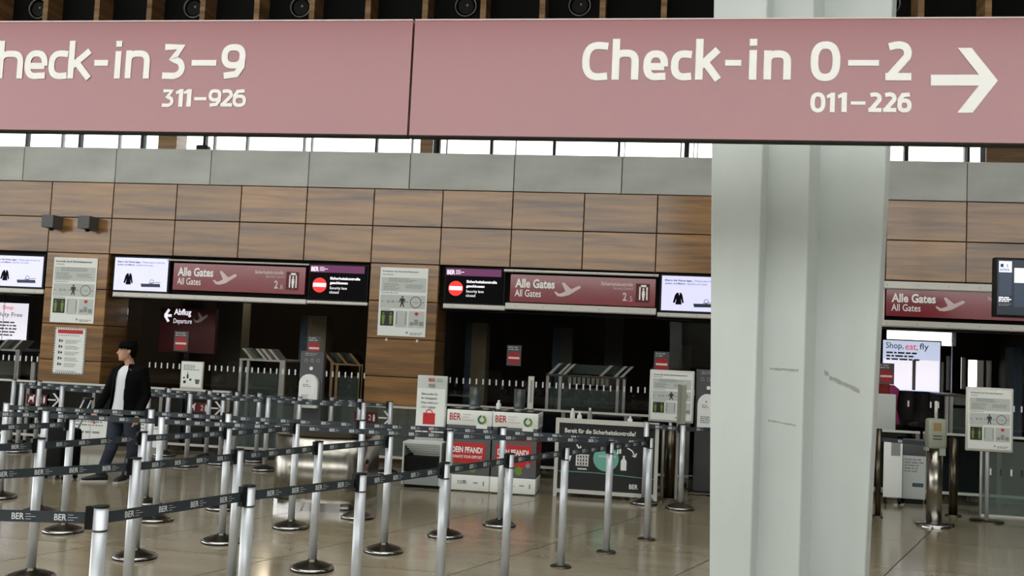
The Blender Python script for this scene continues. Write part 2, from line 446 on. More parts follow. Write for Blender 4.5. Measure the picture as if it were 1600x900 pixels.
# hall roof, added dark rear wall (open to the sky above it), bulkhead with fins
roof = MB(); roof.box(-45, 45, 9.5, 30, 11.6, 11.9); roof.box(-45, 45, -18, -9, 11.6, 11.9)
for x in range(-44, 45, 8): roof.box(x-0.3, x+0.3, -9, 9.5, 11.2, 11.9)          # rafters of the middle bay, an added skylight for brightness
tag(roof.build('ceiling_hall', 'roof_grey'), kind='structure')
for i, x in enumerate(range(-44, 44, 8)): tag(MB().box(x+0.3, x+7.7, -9, 9.5, 11.7, 11.72).build('window_roof_added_%d_offscreen' % (i+1), 'glass'), kind='structure')  # panes of the added skylight, unseen, there to brighten the hall
tag(MB().box(-45, 45, -16.3, -16, 0, 5.0).build('wall_rear_added', 'joint_dark'), kind='structure')  # unseen dark wall added so the lower wood reflects darkness
tag(MB().box(17.6, 18, -16, 24, 0, 11.6).build('wall_right_added', 'joint_dark'), kind='structure')  # unseen dark wall added to cut the light from the right
bk = tag(MB().box(-20, 12, 18.5, 18.8, 7.35, 11.6).build('wall_bulkhead', 'black'), kind='structure')
fin = MB().box(-0.055, 0.055, 0, 0.5, 0, 4.2).build('fin', 'fin_wood', bk); fin.location = (-12.66-6*1.1495, 18.0, 7.38)
for k in range(-5, 22):
    c = fin.copy(); COL.objects.link(c); c.parent = bk; c.location = (-12.66+k*1.1495, 18.0, 7.38)
for x in ((-13.129, 8.575)[0], (-9.630, 8.552)[0], (-7.321, 8.537)[0], (-3.900, 8.566)[0], (-1.642, 8.550)[0], (4.111, 8.583)[0]):
    t = thing('air_nozzle', 'round black air nozzle with thin pale rim between wooden fins', 'air nozzle', (x, 18.49, 8.52), 'air nozzles between the fins')
    vs = []; r = MB(); n = 28
    for k in range(n):
        a = 2*math.pi*k/n
        for rr, yy in ((0.215, 0.01), (0.215, -0.05), (0.198, -0.05), (0.198, 0.01)): vs.append((rr*math.cos(a), yy-0.02, rr*math.sin(a)))
    r.add(vs, [(4*k+j, 4*k+(j+1) % 4, 4*((k+1) % n)+(j+1) % 4, 4*((k+1) % n)+j) for k in range(n) for j in range(4)], True)
    r.build('rim', 'rail_grey', t, True)
    MB().cyl((0, 0, 0), (0, -0.04, 0), 0.197, 0.15, 24).build('throat', 'black_plastic', t, True)
    MB().cyl((0.03, -0.04, 0.02), (0.03, -0.06, 0.02), 0.03, 0.02, 12).build('boss', 'rail_grey', t, True)

# glass facade beyond the roof of the rooms
FY = 24.0
fac = MB(); fac.box(-26, 14, FY, FY+0.1, 3.9, 4.0)
facade = tag(fac.build('window_1', 'rail_grey'), kind='structure')
MULL = [(42, .05), (97, .02), (125, .06), (186, .02), (223, .09), (320, .07), (335, .03), (386, .04), (475, .03), (487, .02), (588, .05), (644, .03), (684, .12), (698, .02), (768, .07), (806, .02), (866, .07), (967, .06), (976, .02), (1064, .03), (1073, .12), (1084, .02), (1090, .02), (1416, .09), (1508, .03), (1513, .05)]
MX = [(-17.113, 6.783)[0],(-16.069, 6.799)[0],(-15.543, 6.806)[0],(-14.406, 6.823)[0],(-13.723, 6.833)[0],(-11.957, 6.859)[0],(-11.687, 6.863)[0],(-10.775, 6.877)[0],(-9.203, 6.849)[0],(-8.994, 6.852)[0],(-7.249, 6.845)[0],(-6.298, 6.860)[0],(-5.624, 6.870)[0],(-5.390, 6.873)[0],(-4.226, 6.858)[0],(-3.602, 6.868)[0],(-2.624, 6.867)[0],(-1.004, 6.860)[0],(-0.862, 6.862)[0],(0.522, 6.868)[0],(0.662, 6.870)[0],(0.833, 6.873)[0],(0.926, 6.874)[0],(5.833, 6.890)[0],(7.165, 6.912)[0],(7.237, 6.913)[0]]
for (px, w), x in zip(MULL, MX): MB().box(x-w/2, x+w/2, FY-0.04, FY+0.12, 4.0, 11.6).build('mullion', 'dark_print' if w > 0.045 else 'grey_print', facade)
xs = [-26] + MX[0::3] + [14]
for a, c in zip(xs[:-1], xs[1:]): MB().box(a, c, FY+0.03, FY+0.04, 4.0, 11.6).build('pane', 'glass', facade)
MB().box(-26, 14, FY+0.02, FY+0.06, 6.62, 6.66).build('transom', 'grey_print', facade)
for x0, x1, dk in (((-12.952, 6.734)[0], (-12.470, 6.741)[0], (-12.221, 6.745)[0]), ((-5.935, 6.757)[0], (-5.606, 6.762)[0], 0), ((7.450, 6.811)[0], 14, 0)):
    p = tag(MB().box(x0+0.02, x1-0.02, 23.45, 23.9, 0, 11.6).build('wall_pier', 'joint_dark'), kind='structure')
    zz = [4.0, 5.2, 6.38, 7.6, 8.8, 11.5]
    for a, c in zip(zz[:-1], zz[1:]): MB().box(x0, x1, 23.4, 23.45, a+0.03, c-0.03).build('wood_panel', 'fin_wood', p)
    if dk: MB().box(x1, x1+0.03, 23.4, 23.95, 4.0, 11.5).build('flank_board', 'fin_wood', p)
sp = thing('spotlight', 'small black spotlight fixture standing on the grey parapet', 'spotlight', ((-7.092, 4.708)[0], 14.2, 4.617))
sx = (-7.092, 4.708)[0]
MB().rbox(sx-0.09, sx+0.09, 14.12, 14.28, 4.65, 4.74, 0.02).build('housing', 'black_plastic', sp)
MB().box(sx-0.07, sx+0.07, 14.15, 14.25, 4.617, 4.65).build('foot', 'black_plastic', sp)
MB().cyl((sx, 14.2, 4.73), (sx+0.02, 14.2, 4.95), 0.014, n=8).build('stem', 'black_plastic', sp)

# ------------------------------------------------------------------ grey column with stepped faces
def build_column():
    cx, cy = (0.901, 6.500)
    t = Vector((-cx, -cy, 0)).normalized(); e = Vector((-t.y, t.x, 0))
    if e.x < 0: e = -e
    a = math.radians(12); s = e*math.cos(a) + t*math.sin(a); nr = t*math.cos(a) - e*math.sin(a)
    kk = 1514.8/6.45
    o = thing('steel_column', 'tapering light grey painted steel column with stepped faces behind the red sign', 'column', (cx, cy, 0))
    def A(px, b): return (px/kk + b*math.sin(a))/math.cos(a)
    def ring(z, tl):
        # tl: taper of the outer edges, in metres
        b1, b2, b3, b4 = 0.0, -0.162, -0.517, -0.73
        P = [(A(-133, b1)-tl, b1), (A(-53, b1), b1), (A(-53, b1), b2), (A(18.5, b2), b2), (A(18.5, b2), b3), (A(134.5, b3)+tl, b3), (A(134.5, b3)+tl, b4), (A(-133, b1)-tl, b4)]
        q = 0.007; R = []
        n = len(P)
        conv = [0, 1, 3, 5]
        for i, (x, y) in enumerate(P):
            if i in conv:
                (xa, ya), (xb, yb) = P[i-1], P[(i+1) % n]
                la = math.hypot(xa-x, ya-y); lb = math.hypot(xb-x, yb-y)
                R += [(x+(xa-x)/la*q, y+(ya-y)/la*q), (x+(xb-x)/lb*q, y+(yb-y)/lb*q)]
            else: R.append((x, y))
        c = Vector((cx, cy, 0))
        return [c + s*x + nr*y + Vector((0, 0, z)) for x, y in R]
    b = MB()
    # widths measured at two heights, straight edges between
    zs = [(0.0, -0.085), (3.0, 0.0), (3.6, 0.012), (11.6, 0.16)]
    b.loft([ring(z, tl) for z, tl in zs], smooth=False)
    b.build('shaft', 'column_grey', o)
    pl = ring(0, -0.02); c0 = Vector((cx, cy, 0)) + nr*(-0.36)
    pb = MB(); pb.loft([[c0+(p-c0)*1.06+Vector((0, 0, z)) for p in pl] for z in (0.0, 0.03)], smooth=False); pb.build('base_plate', 'column_grey', o)
    # black scuff marks on the faces (they have a shape of their own)
    for (pxa, b_, za, ln, dz, wd) in ((-34, -0.162, 1.705, 0.19, 0.0, 0.03), (-34, -0.162, 1.36, 0.18, -0.02, 0.024), (58, -0.517, 1.665, 0.20, -0.085, 0.05), (50, -0.517, 1.70, 0.03, -0.02, 0.05)):
        x0 = A(pxa, b_); f = Fr(Vector((cx, cy, 0))+nr*b_, s, (0, 0, 1)); n = 9
        up = [(x0+ln*i/n, za+dz*i/n+wd*(0.3+0.5*random.random())/2) for i in range(n+1)]; dn = [(x0+ln*i/n, za+dz*i/n-wd*(0.3+0.5*random.random())/2) for i in range(n+1)]
        MB().poly(f, dn+up[::-1], 0.0015).build('scuff_mark', 'scuff', o)
    return o
build_column()

# ------------------------------------------------------------------ big red direction signs
SY = 4.80; BF = Fr((0, SY, 0))
def plane_icon(b, fr, x0, x1, z0, z1, d=0.003):
    pts = [(0, .30), (.02, .22), (.13, .02), (.30, 0), (.55, .12), (.97, .62), (1.0, .72), (.97, .80), (.90, .80), (.70, .60), (.63, .56), (.36, 1.0), (.30, 1.0), (.27, .93), (.42, .40), (.30, .27), (.17, .20), (.06, .34), (.02, .34)]
    return b.poly(fr, [(x0+u*(x1-x0), z0+w*(z1-z0)) for u, w in pts], d)
def big_sign(x0, x1, label):
    o = thing('direction_sign', label, 'sign', ((x0+x1)/2, SY+0.1, 2.82))
    MB().box(x0+0.004, x1-0.004, SY, SY+0.06, 2.828, 3.430).build('board', 'sign_red', o)
    MB().box(x0+0.004, x1-0.004, SY-0.004, SY+0.064, 3.430, 3.437).build('top_trim', 'pink_print', o)
    MB().box(x0+0.004, x1-0.004, SY-0.004, SY+0.064, 2.820, 2.828).build('bottom_trim', 'joint_dark', o)
    MB().box(x0, x1, SY+0.064, SY+0.12, 2.835, 3.42).build('carrier_beam', 'dark_steel', o)
    return o
s1 = big_sign(-4.55, -1.287, 'long red sign board reading Check-in 3–9 and 311–926')
s2 = big_sign(-1.283, 1.98, 'long red sign board reading Check-in 0–2 with white arrow')
def row(b, fr, txt, p0, p1, bold): b.text(fr, txt, p0[0], p1[0], p1[1], p0[1], 0.003, bold)
def sarc(cx, cy, rx, ry, a0, a1, n=26, e=2.5):
    out = []
    for k in range(n+1):
        a = math.radians(a0+(a1-a0)*k/n); c, s_ = math.cos(a), math.sin(a)
        out.append((cx+rx*math.copysign(abs(c)**(2/e), c), cy+ry*math.copysign(abs(s_)**(2/e), s_)))
    return out
def ribbon(b, fr, pts, w, d=0.003, closed=False):
    """flat band of constant width along a polyline with mitred joints"""
    n = len(pts); A = []; B_ = []
    for i, (x, y) in enumerate(pts):
        if closed: p, q = pts[i-1], pts[(i+1) % n]
        else: p, q = pts[max(i-1, 0)], pts[min(i+1, n-1)]
        def un(a, c):
            l_ = math.hypot(c[0]-a[0], c[1]-a[1]) or 1e-9; return (-(c[1]-a[1])/l_, (c[0]-a[0])/l_)
        n1 = un(p, (x, y)) if p != (x, y) else un((x, y), q); n2 = un((x, y), q) if q != (x, y) else n1
        mx_, my_ = n1[0]+n2[0], n1[1]+n2[1]; l2 = mx_*mx_+my_*my_ or 1e-9; k = min(2/l2, 1.6)
        A.append(fr.p(x+mx_*k*w/2, y+my_*k*w/2, d)); B_.append(fr.p(x-mx_*k*w/2, y-my_*k*w/2, d))
    m_ = n if closed else n-1
    b.add(A+B_, [(i, n+i, n+(i+1) % n, (i+1) % n) for i in range(m_)])
def glyph(ch, a, c, sw, o):
    """one sign letter inside its outer box, stroke width sw"""
    x0, x1, z1, z0 = a[0], c[0], a[1], c[1]; h = sw/2; w, H = x1-x0, z1-z0; b = MB(); xl, xr, zb, zt = x0+h, x1-h, z0+h, z1-h; xm, zm = (x0+x1)/2, (z0+z1)/2
    lay = [0.003]
    def R(pts, cl=False): ribbon(b, BF, pts, sw, lay[0], cl); lay[0] += 0.0008
    name = 'digit' if ch.isdigit() else ('dash' if ch == '-' else 'letter')
    if ch == '-': b.quad(BF, x0, x1, z0, z1, 0.003)
    elif ch in 'Cc': R([(x1-.22*sw, zt-.02*H)] + sarc(xm+w*.10, zm, (xm+w*.10)-xl, zt-zm, 80, 280) + [(x1-.22*sw, zb+.02*H)])
    elif ch in 'hn':
        X = H*.735 if ch == 'h' else H
        R([(xl, z0), (xl, z1)]); R([(xl, z0+X*.70)] + sarc((xl+xr)/2, z0+X*.55, (xr-xl)/2, X*.45-h, 150, 0, 16, 2.9) + [(xr, z0)])
    elif ch == 'e': R([(xl, z0+H*.46), (xr, z0+H*.46)]); R([(xr, z0+H*.46)] + sarc(xm, zm, xr-xm, zt-zm, 8, 285) + [(xr+h*.4, zb+.02*H)])
    elif ch == 'k': R([(xl, z0), (xl, z1)]); R([(xl, z0+H*.30), (xr-.3*h, z0+H*.735)]); R([(xl+w*.22, z0+H*.42), (xr-.1*h, z0)])
    elif ch == 'i': b.quad(BF, xm-h, xm+h, z0, z0+H*.725, 0.003)
    elif ch == '0': R(sarc(xm, zm, xr-xm, zt-zm, 0, 350, 35), True)
    elif ch == '2': R([(xl-.2*h, z1-H*.14)] + sarc(xm-.02*w, z0+H*.70, xr-xm+.02*w, H*.30-h, 115, -30, 18, 2.3) + [(xl+.1*sw, zb+.1*sw)]); R([(x0, zb), (x1, zb)])
    elif ch == '3': R([(x0+.05*w, zt), (xr-.08*w, zt), (xm-.05*w, z0+H*.58)] + sarc(xm-.08*w, z0+H*.32, xr-xm+.08*w, H*.32-h, 75, -100, 18, 2.2) + [(x0, zb+.01*H)])
    elif ch == '9': R(sarc(xm, z0+H*.65, xr-xm, H*.35-h, 0, 350, 30), True); R([(xr, z0+H*.65), (xr-.02*w, z0+H*.36), (xr-.22*w, z0+H*.14), (x0+.14*w, zb)])
    elif ch == '6': R(sarc(xm, z0+H*.35, xr-xm, H*.35-h, 0, 350, 30), True); R([(xl, z0+H*.35), (xl+.02*w, z0+H*.64), (xl+.22*w, z0+H*.86), (x1-.14*w, zt)])
    elif ch == '1': b.poly(BF, [(x0+u*w, z0+v_*H) for u, v_ in ((.42, 0), (1, 0), (1, 1), (.55, 1), (0, .86), (.06, .70), (.42, .76))], 0.003)
    b.build(name, 'white_print', o)
    if ch == 'i': MB().quad(BF, xm-h, xm+h, z1-sw*.95, z1, 0.003).build('letter_dot', 'white_print', o)
for ch, a, c in (('C', (-0.402, 3.316), (-0.266, 3.119)), ('h', (-0.252, 3.332), (-0.119, 3.123)), ('e', (-0.096, 3.273), (0.026, 3.120)), ('c', (0.040, 3.273), (0.149, 3.121)), ('k', (0.160, 3.331), (0.292, 3.125)), ('-', (0.304, 3.225), (0.382, 3.196)), ('i', (0.415, 3.331), (0.461, 3.126)), ('n', (0.490, 3.273), (0.620, 3.127)), ('0', (0.712, 3.318), (0.852, 3.121)), ('-', (0.888, 3.226), (1.032, 3.198)), ('2', (1.062, 3.318), (1.182, 3.126))): glyph(ch, a, c, 0.0365, s2)
for ch, a, c in (('0', (0.716, 3.065), (0.787, 2.966)), ('1', (0.792, 3.064), (0.831, 2.968)), ('1', (0.844, 3.065), (0.887, 2.969)), ('-', (0.905, 3.022), (0.974, 3.006)), ('2', (0.987, 3.067), (1.048, 2.970)), ('2', (1.055, 3.068), (1.116, 2.971)), ('6', (1.120, 3.068), (1.186, 2.970))): glyph(ch, a, c, 0.0205, s2)
for ch, a, c in (('C', (-3.813, 3.311), (-3.654, 3.108)), ('h', (-3.635, 3.325), (-3.481, 3.113)), ('e', (-3.471, 3.271), (-3.335, 3.110)), ('c', (-3.329, 3.271), (-3.209, 3.111)), ('k', (-3.212, 3.325), (-3.066, 3.115)), ('-', (-3.059, 3.218), (-2.978, 3.186)), ('i', (-2.955, 3.324), (-2.887, 3.116)), ('n', (-2.876, 3.271), (-2.735, 3.117)), ('3', (-2.660, 3.307), (-2.533, 3.114)), ('-', (-2.496, 3.219), (-2.356, 3.188)), ('9', (-2.328, 3.306), (-2.193, 3.116))): glyph(ch, a, c, 0.0345, s1)
for ch, a, c in (('3', (-2.649, 3.059), (-2.584, 2.962)), ('1', (-2.574, 3.060), (-2.531, 2.964)), ('1', (-2.529, 3.060), (-2.484, 2.965)), ('-', (-2.467, 3.017), (-2.397, 3.000)), ('9', (-2.387, 3.061), (-2.315, 2.965)), ('2', (-2.317, 3.061), (-2.251, 2.967)), ('6', (-2.250, 3.062), (-2.175, 2.966))): glyph(ch, a, c, 0.0185, s1)
b = MB(); b.poly(BF, [(1.391, 3.286), (1.454, 3.286), (1.574, 3.128), (1.462, 2.972), (1.393, 2.971), (1.489, 3.103), (1.272, 3.102), (1.271, 3.155), (1.488, 3.156)], 0.003); b.build('arrow', 'white_print', s2)
MB().box(1.05, 1.35, SY+0.12, 6.15, 3.22, 3.32).build('bracket', 'dark_steel', s2)

# ------------------------------------------------------------------ screens and signs under the wooden front
WF = Fr((0, D, 0))
def rows_of_text(b, fr, x0, x1, zt, n, h, gap, d=0.003, rnd=0.35):
    for i in range(n):
        z = zt-i*(h+gap); x = x0
        end = x1-(x1-x0)*rnd*random.random()
        while x < end-h:
            w = h*random.uniform(1.2, 4.5); b.quad(fr, x, min(x+w, end), z-h, z, d); x += w+h*0.7
def ber_mark(b, fr, x0, z0, h, d=0.003, bold=0.02):
    """BER with the three small lines beside it"""
    b.text(fr, 'BER', x0, x0+h*1.75, z0, z0+h, d, bold)
    for i, wd in enumerate((1.05, 1.9, 1.15)): b.quad(fr, x0+h*1.95, x0+h*(1.95+wd), z0+h*(0.86-0.36*i), z0+h*(0.97-0.36*i), d)

def tray_monitor(x0, x1, z0, z1, label, clip=None):
    y = D+0.02; fr = Fr((0, y, 0)); w, h = x1-x0, z1-z0
    o = thing('information_screen', label, 'screen', ((x0+x1)/2, y+0.06, z0), 'tray screens beside the gate signs')
    MB().box(x0-0.025, x1+0.03, y+0.002, y+0.09, z0-0.03, z1+0.025).build('housing', 'black_plastic', o)
    MB().box(x0, x1, y-0.004, y+0.002, z0, z1).build('display', 'screen_lilac', o)
    X = lambda u: x0+u*w
    Z = lambda u: z0+u*h
    f = Fr((0, y-0.004, 0))
    t = MB(); t.text(f, 'Bitte in die Wanne legen', X(.05), X(.48), Z(.83), Z(.90), 0.002, 0.03); t.text(f, '| Please place in the tray', X(.51), X(.94), Z(.83), Z(.90), 0.002)
    t.text(f, 'Jacken und Mäntel', X(.05), X(.37), Z(.74), Z(.81), 0.002, 0.015); t.text(f, '| Jackets and coats', X(.40), X(.72), Z(.74), Z(.81), 0.002); t.build('lettering', 'screen_ink', o)
    c = MB(); c.poly(f, [(X(u), Z(v)) for u, v in ((.245, .52), (.315, .52), (.335, .45), (.36, .23), (.335, .22), (.315, .35), (.325, .18), (.225, .18), (.24, .35), (.215, .22), (.185, .23), (.215, .45))], 0.002); c.build('coat_picture', 'screen_black', o)
    MB().poly(f, [(X(u), Z(v)) for u, v in ((.27, .54), (.295, .54), (.283, .43))], 0.004).build('collar_picture', 'screen_lilac', o)
    c = MB(); c.poly(f, [(X(u), Z(v)) for u, v in ((.51, .22), (.87, .23), (.88, .13), (.525, .12))], 0.002); c.ring(f, X(.715), Z(.29), w*0.03, w*0.038, 0.002); c.stroke(f, [(X(.66), Z(.24)), (X(.88), Z(.28))], w*0.008); c.build('tray_picture', 'screen_navy', o)
    return o
def closed_screen(x0, x1, z0, z1, label):
    y = D+0.02; w, h = x1-x0, z1-z0; f = Fr((0, y-0.004, 0))
    o = thing('closed_lane_screen', label, 'screen', ((x0+x1)/2, y+0.06, z0), 'closed lane screens')
    MB().box(x0-0.015, x1+0.015, y+0.002, y+0.09, z0-0.02, z1+0.015).build('housing', 'black_plastic', o)
    MB().box(x0, x1, y-0.004, y+0.002, z0, z1).build('display', 'screen_black', o)
    X = lambda u: x0+u*w
    Z = lambda u: z0+u*h
    MB().quad(f, X(0.0), X(.95), Z(.78), Z(.99), 0.001).build('banner', 'screen_violet', o)
    t = MB(); ber_mark(t, f, X(.02), Z(.81), h*0.13, 0.003); t.build('lettering', 'screen_white', o)
    MB().disc(f, X(.18), Z(.41), h*0.215, 0.002).build('no_entry_disc', 'screen_red', o)
    MB().quad(f, X(.07), X(.29), Z(.36), Z(.47), 0.003).build('no_entry_bar', 'screen_white', o)
    t = MB(); t.text(f, 'Sicherheitskontrolle', X(.36), X(.88), Z(.58), Z(.66), 0.003, 0.03); t.text(f, 'geschlossen', X(.36), X(.67), Z(.43), Z(.53), 0.003, 0.03)
    t.text(f, 'Security lane', X(.36), X(.66), Z(.28), Z(.38), 0.003); t.text(f, 'closed', X(.36), X(.52), Z(.18), Z(.26), 0.003); t.build('lettering', 'screen_white', o)
    return o
def gates_sign(x0, x1, z0, z1, num, label):
    y = D-0.01; w, h = x1-x0, z1-z0; f = Fr((0, y, 0)); wv = 2.09
    o = thing('gates_sign', label, 'sign', ((x0+x1)/2, y+0.05, z0), 'Alle Gates signs over the lanes')
    MB().box(x0, x1, y, y+0.08, z0, z1).build('board', 'sign_red', o)
    X = lambda u: x0+u*wv
    Z = lambda u: z0+u*h
    t = MB(); t.text(f, 'Alle Gates', X(.033), X(.308), Z(.52), Z(.85), 0.003, 0.03); t.text(f, 'All Gates', X(.033), X(.215), Z(.20), Z(.46), 0.003, 0.008); t.build('lettering', 'white_print', o)
    plane_icon(MB(), f, X(.308), X(.488), Z(.25), Z(.76)).build('plane_pictogram', 'pink_print', o)
    t = MB(); t.text(f, 'Sicherheitskontrolle', X(.625), X(.842), Z(.71), Z(.84), 0.003, 0.03)
    t.text(f, 'Security Control', X(.71), X(.842), Z(.55), Z(.67), 0.003)
    if num:
        t.text(f, '2', X(.775), X(.803), Z(.18), Z(.48), 0.003, 0.03); t.text(f, '.'+num, X(.812), X(.842), Z(.17), Z(.36), 0.003)
    t.build('lettering', 'pink_print', o)
    MB().quad(f, X(.862), X(.957), Z(.15), Z(.82), 0.001).build('pictogram_field', 'dark_red', o)
    g = MB()
    g.quad(f, X(.885), X(.895), Z(.24), Z(.78), 0.003); g.quad(f, X(.933), X(.943), Z(.24), Z(.78), 0.003); g.quad(f, X(.885), X(.943), Z(.70), Z(.78), 0.003)
    g.disc(f, X(.914), Z(.63), h*0.035, 0.003); g.poly(f, [(X(u), Z(v)) for u, v in ((.907, .58), (.921, .58), (.925, .45), (.919, .22), (.909, .22), (.903, .45))], 0.003)
    g.build('gate_pictogram', 'white_print', o)
    return o
def rail(x0, x1, z0, z1, y0, y1, label, m='rail_metal'):
    """light metal rail: channel with a lip and screw covers"""
    o = thing('sign_rail', label, 'rail', ((x0+x1)/2, (y0+y1)/2, z0), 'metal rails over the lanes')
    MB().box(x0, x1, y0, y1, z0+0.012, z1).build('channel', m, o)
    MB().box(x0, x1, y0-0.012, y1, z0, z0+0.014).build('lip', 'rail_grey', o)
    k = MB(); x = x0+0.15
    while x < x1: k.cyl((x, y0, (z0+z1)/2), (x, y0-0.004, (z0+z1)/2), 0.008, n=8); x += 0.4
    k.build('screw_row', 'rail_grey', o)
    return o
def soffit_box(x0, x1, i):
    tag(MB().box(x0, x1, D+0.12, D+0.5, 2.30, 2.955).build('trim_%d' % i, 'soffit'), kind='structure')
soffit_box(-13.5, -9.40, 1); soffit_box(-8.34, -4.18, 2); soffit_box(-3.12, 1.04, 3); soffit_box(2.09, 6.25, 4)
# lane with the 2.6 sign
tray_monitor(-8.25, -7.375, 2.405, 2.910, 'tray screen with coat picture between striped-edge poster pillar and 2.6 sign')
gates_sign(-7.265, -5.167, 2.443, 2.850, '6', 'Alle Gates sign numbered 2.6 beside the bright violet banner screen')
closed_screen(-5.107, -4.22, 2.385, 2.901, 'black closed-lane screen with bright violet banner next to 2.6 sign')
rail(-7.38, -5.12, 2.882, 2.906, D-0.005, D+0.1, 'thin pale rail above the 2.6 sign')
rail(-8.24, -5.14, 2.300, 2.372, D-0.005, D+0.1, 'metal rail below the 2.6 sign and tray screen')
rail(-5.125, -4.19, 2.315, 2.362, D-0.005, D+0.1, 'short metal rail below the violet-banner screen next to 2.6 sign')
# lane with the 2.5 sign
closed_screen(-3.03, -2.165, 2.414, 2.922, 'black closed-lane screen with dark plum banner next to 2.5 sign')
gates_sign(-2.065, 0.014, 2.458, 2.856, '5', 'Alle Gates sign numbered 2.5 beside the dark plum banner screen')
tray_monitor(0.10, 0.975, 2.422, 2.914, 'tray screen with coat picture between 2.5 sign and grey column')
rail(-2.165, 0.05, 2.888, 2.925, D-0.03, D+0.1, 'pale rail above the 2.5 sign')
rail(-3.04, -2.13, 2.325, 2.392, D-0.03, D+0.1, 'short rail below the dark plum banner screen')
rail(-2.12, 0.03, 2.345, 2.44, D-0.05, D+0.1, 'pale deep rail below the 2.5 sign')
rail(0.05, 1.03, 2.325, 2.386, D-0.03, D+0.1, 'pale rail below the tray screen beside the grey column')
# lane right of the column
gates_sign(3.143, 5.23, 2.462, 2.831, '', 'red Alle Gates sign partly hidden by hanging navy screen')
rail(2.2, 6.2, 2.835, 2.940, D-0.03, D+0.1, 'broad cream rail above the sign hidden by the navy screen')
lower = rail(2.2, 6.2, 2.315, 2.405, D-0.03, D+0.1, 'broad cream rail below the sign hidden by the navy screen')
MB().box(2.9, 3.12, D-0.02, D+0.09, 2.406, 2.834).build('rail_post', 'rail_metal', lower)
# lane left of the striped poster pillar
tray_monitor(-10.33, -9.455, 2.400, 2.878, 'tray screen with coat picture over the Duty Free advertisement')
rail(-12.5, -9.40, 2.295, 2.366, D-0.005, D+0.1, 'metal rail below the tray screen over the Duty Free advertisement')

# hanging navy screen
hs = thing('hanging_screen', 'navy flight information screen hanging before the wooden wall', 'screen', (3.95, 11.05, 2.356))
HF = Fr((0, 11.0, 0))
MB().rbox(3.605, 4.75, 11.002, 11.1, 2.35, 2.99, 0.012).build('housing', 'black_plastic', hs)
MB().box(3.63, 4.73, 10.997, 11.003, 2.375, 2.965).build('display', 'screen_navy', hs)
for x0, x1, z0, z1, mm in ((3.645, 3.775, 2.83, 2.95, 'screen_sky'), (3.645, 3.775, 2.58, 2.825, 'screen_navy_panel'), (3.80, 3.93, 2.72, 2.88, 'screen_sky'), (3.80, 3.93, 2.46, 2.71, 'screen_navy_panel'), (3.955, 4.085, 2.83, 2.95, 'screen_sky'), (3.955, 4.085, 2.58, 2.825, 'screen_navy_panel')):
    MB().quad(HF, x0, x1, z0, z1, 0.004).build('screen_tile', mm, hs)
t = MB(); t.text(HF, '5', 3.72, 3.738, 2.885, 2.915, 0.006, 0.02); t.quad(HF, 3.66, 3.69, 2.885, 2.92, 0.006); rows_of_text(t, HF, 3.655, 3.765, 2.868, 2, 0.007, 0.006, 0.006); t.build('lettering', 'screen_ink', hs)
t = MB(); rows_of_text(t, HF, 3.645, 3.80, 2.565, 3, 0.012, 0.008, 0.005); t.build('lettering', 'screen_white', hs)
t = MB(); rows_of_text(t, HF, 3.645, 3.80, 2.495, 2, 0.008, 0.007, 0.005); t.build('lettering', 'grey_print', hs)
MB().cyl((4.35, 11.05, 2.98), (4.35, 11.05, 11.6), 0.025, n=10).build('hanging_rod', 'dark_steel', hs)

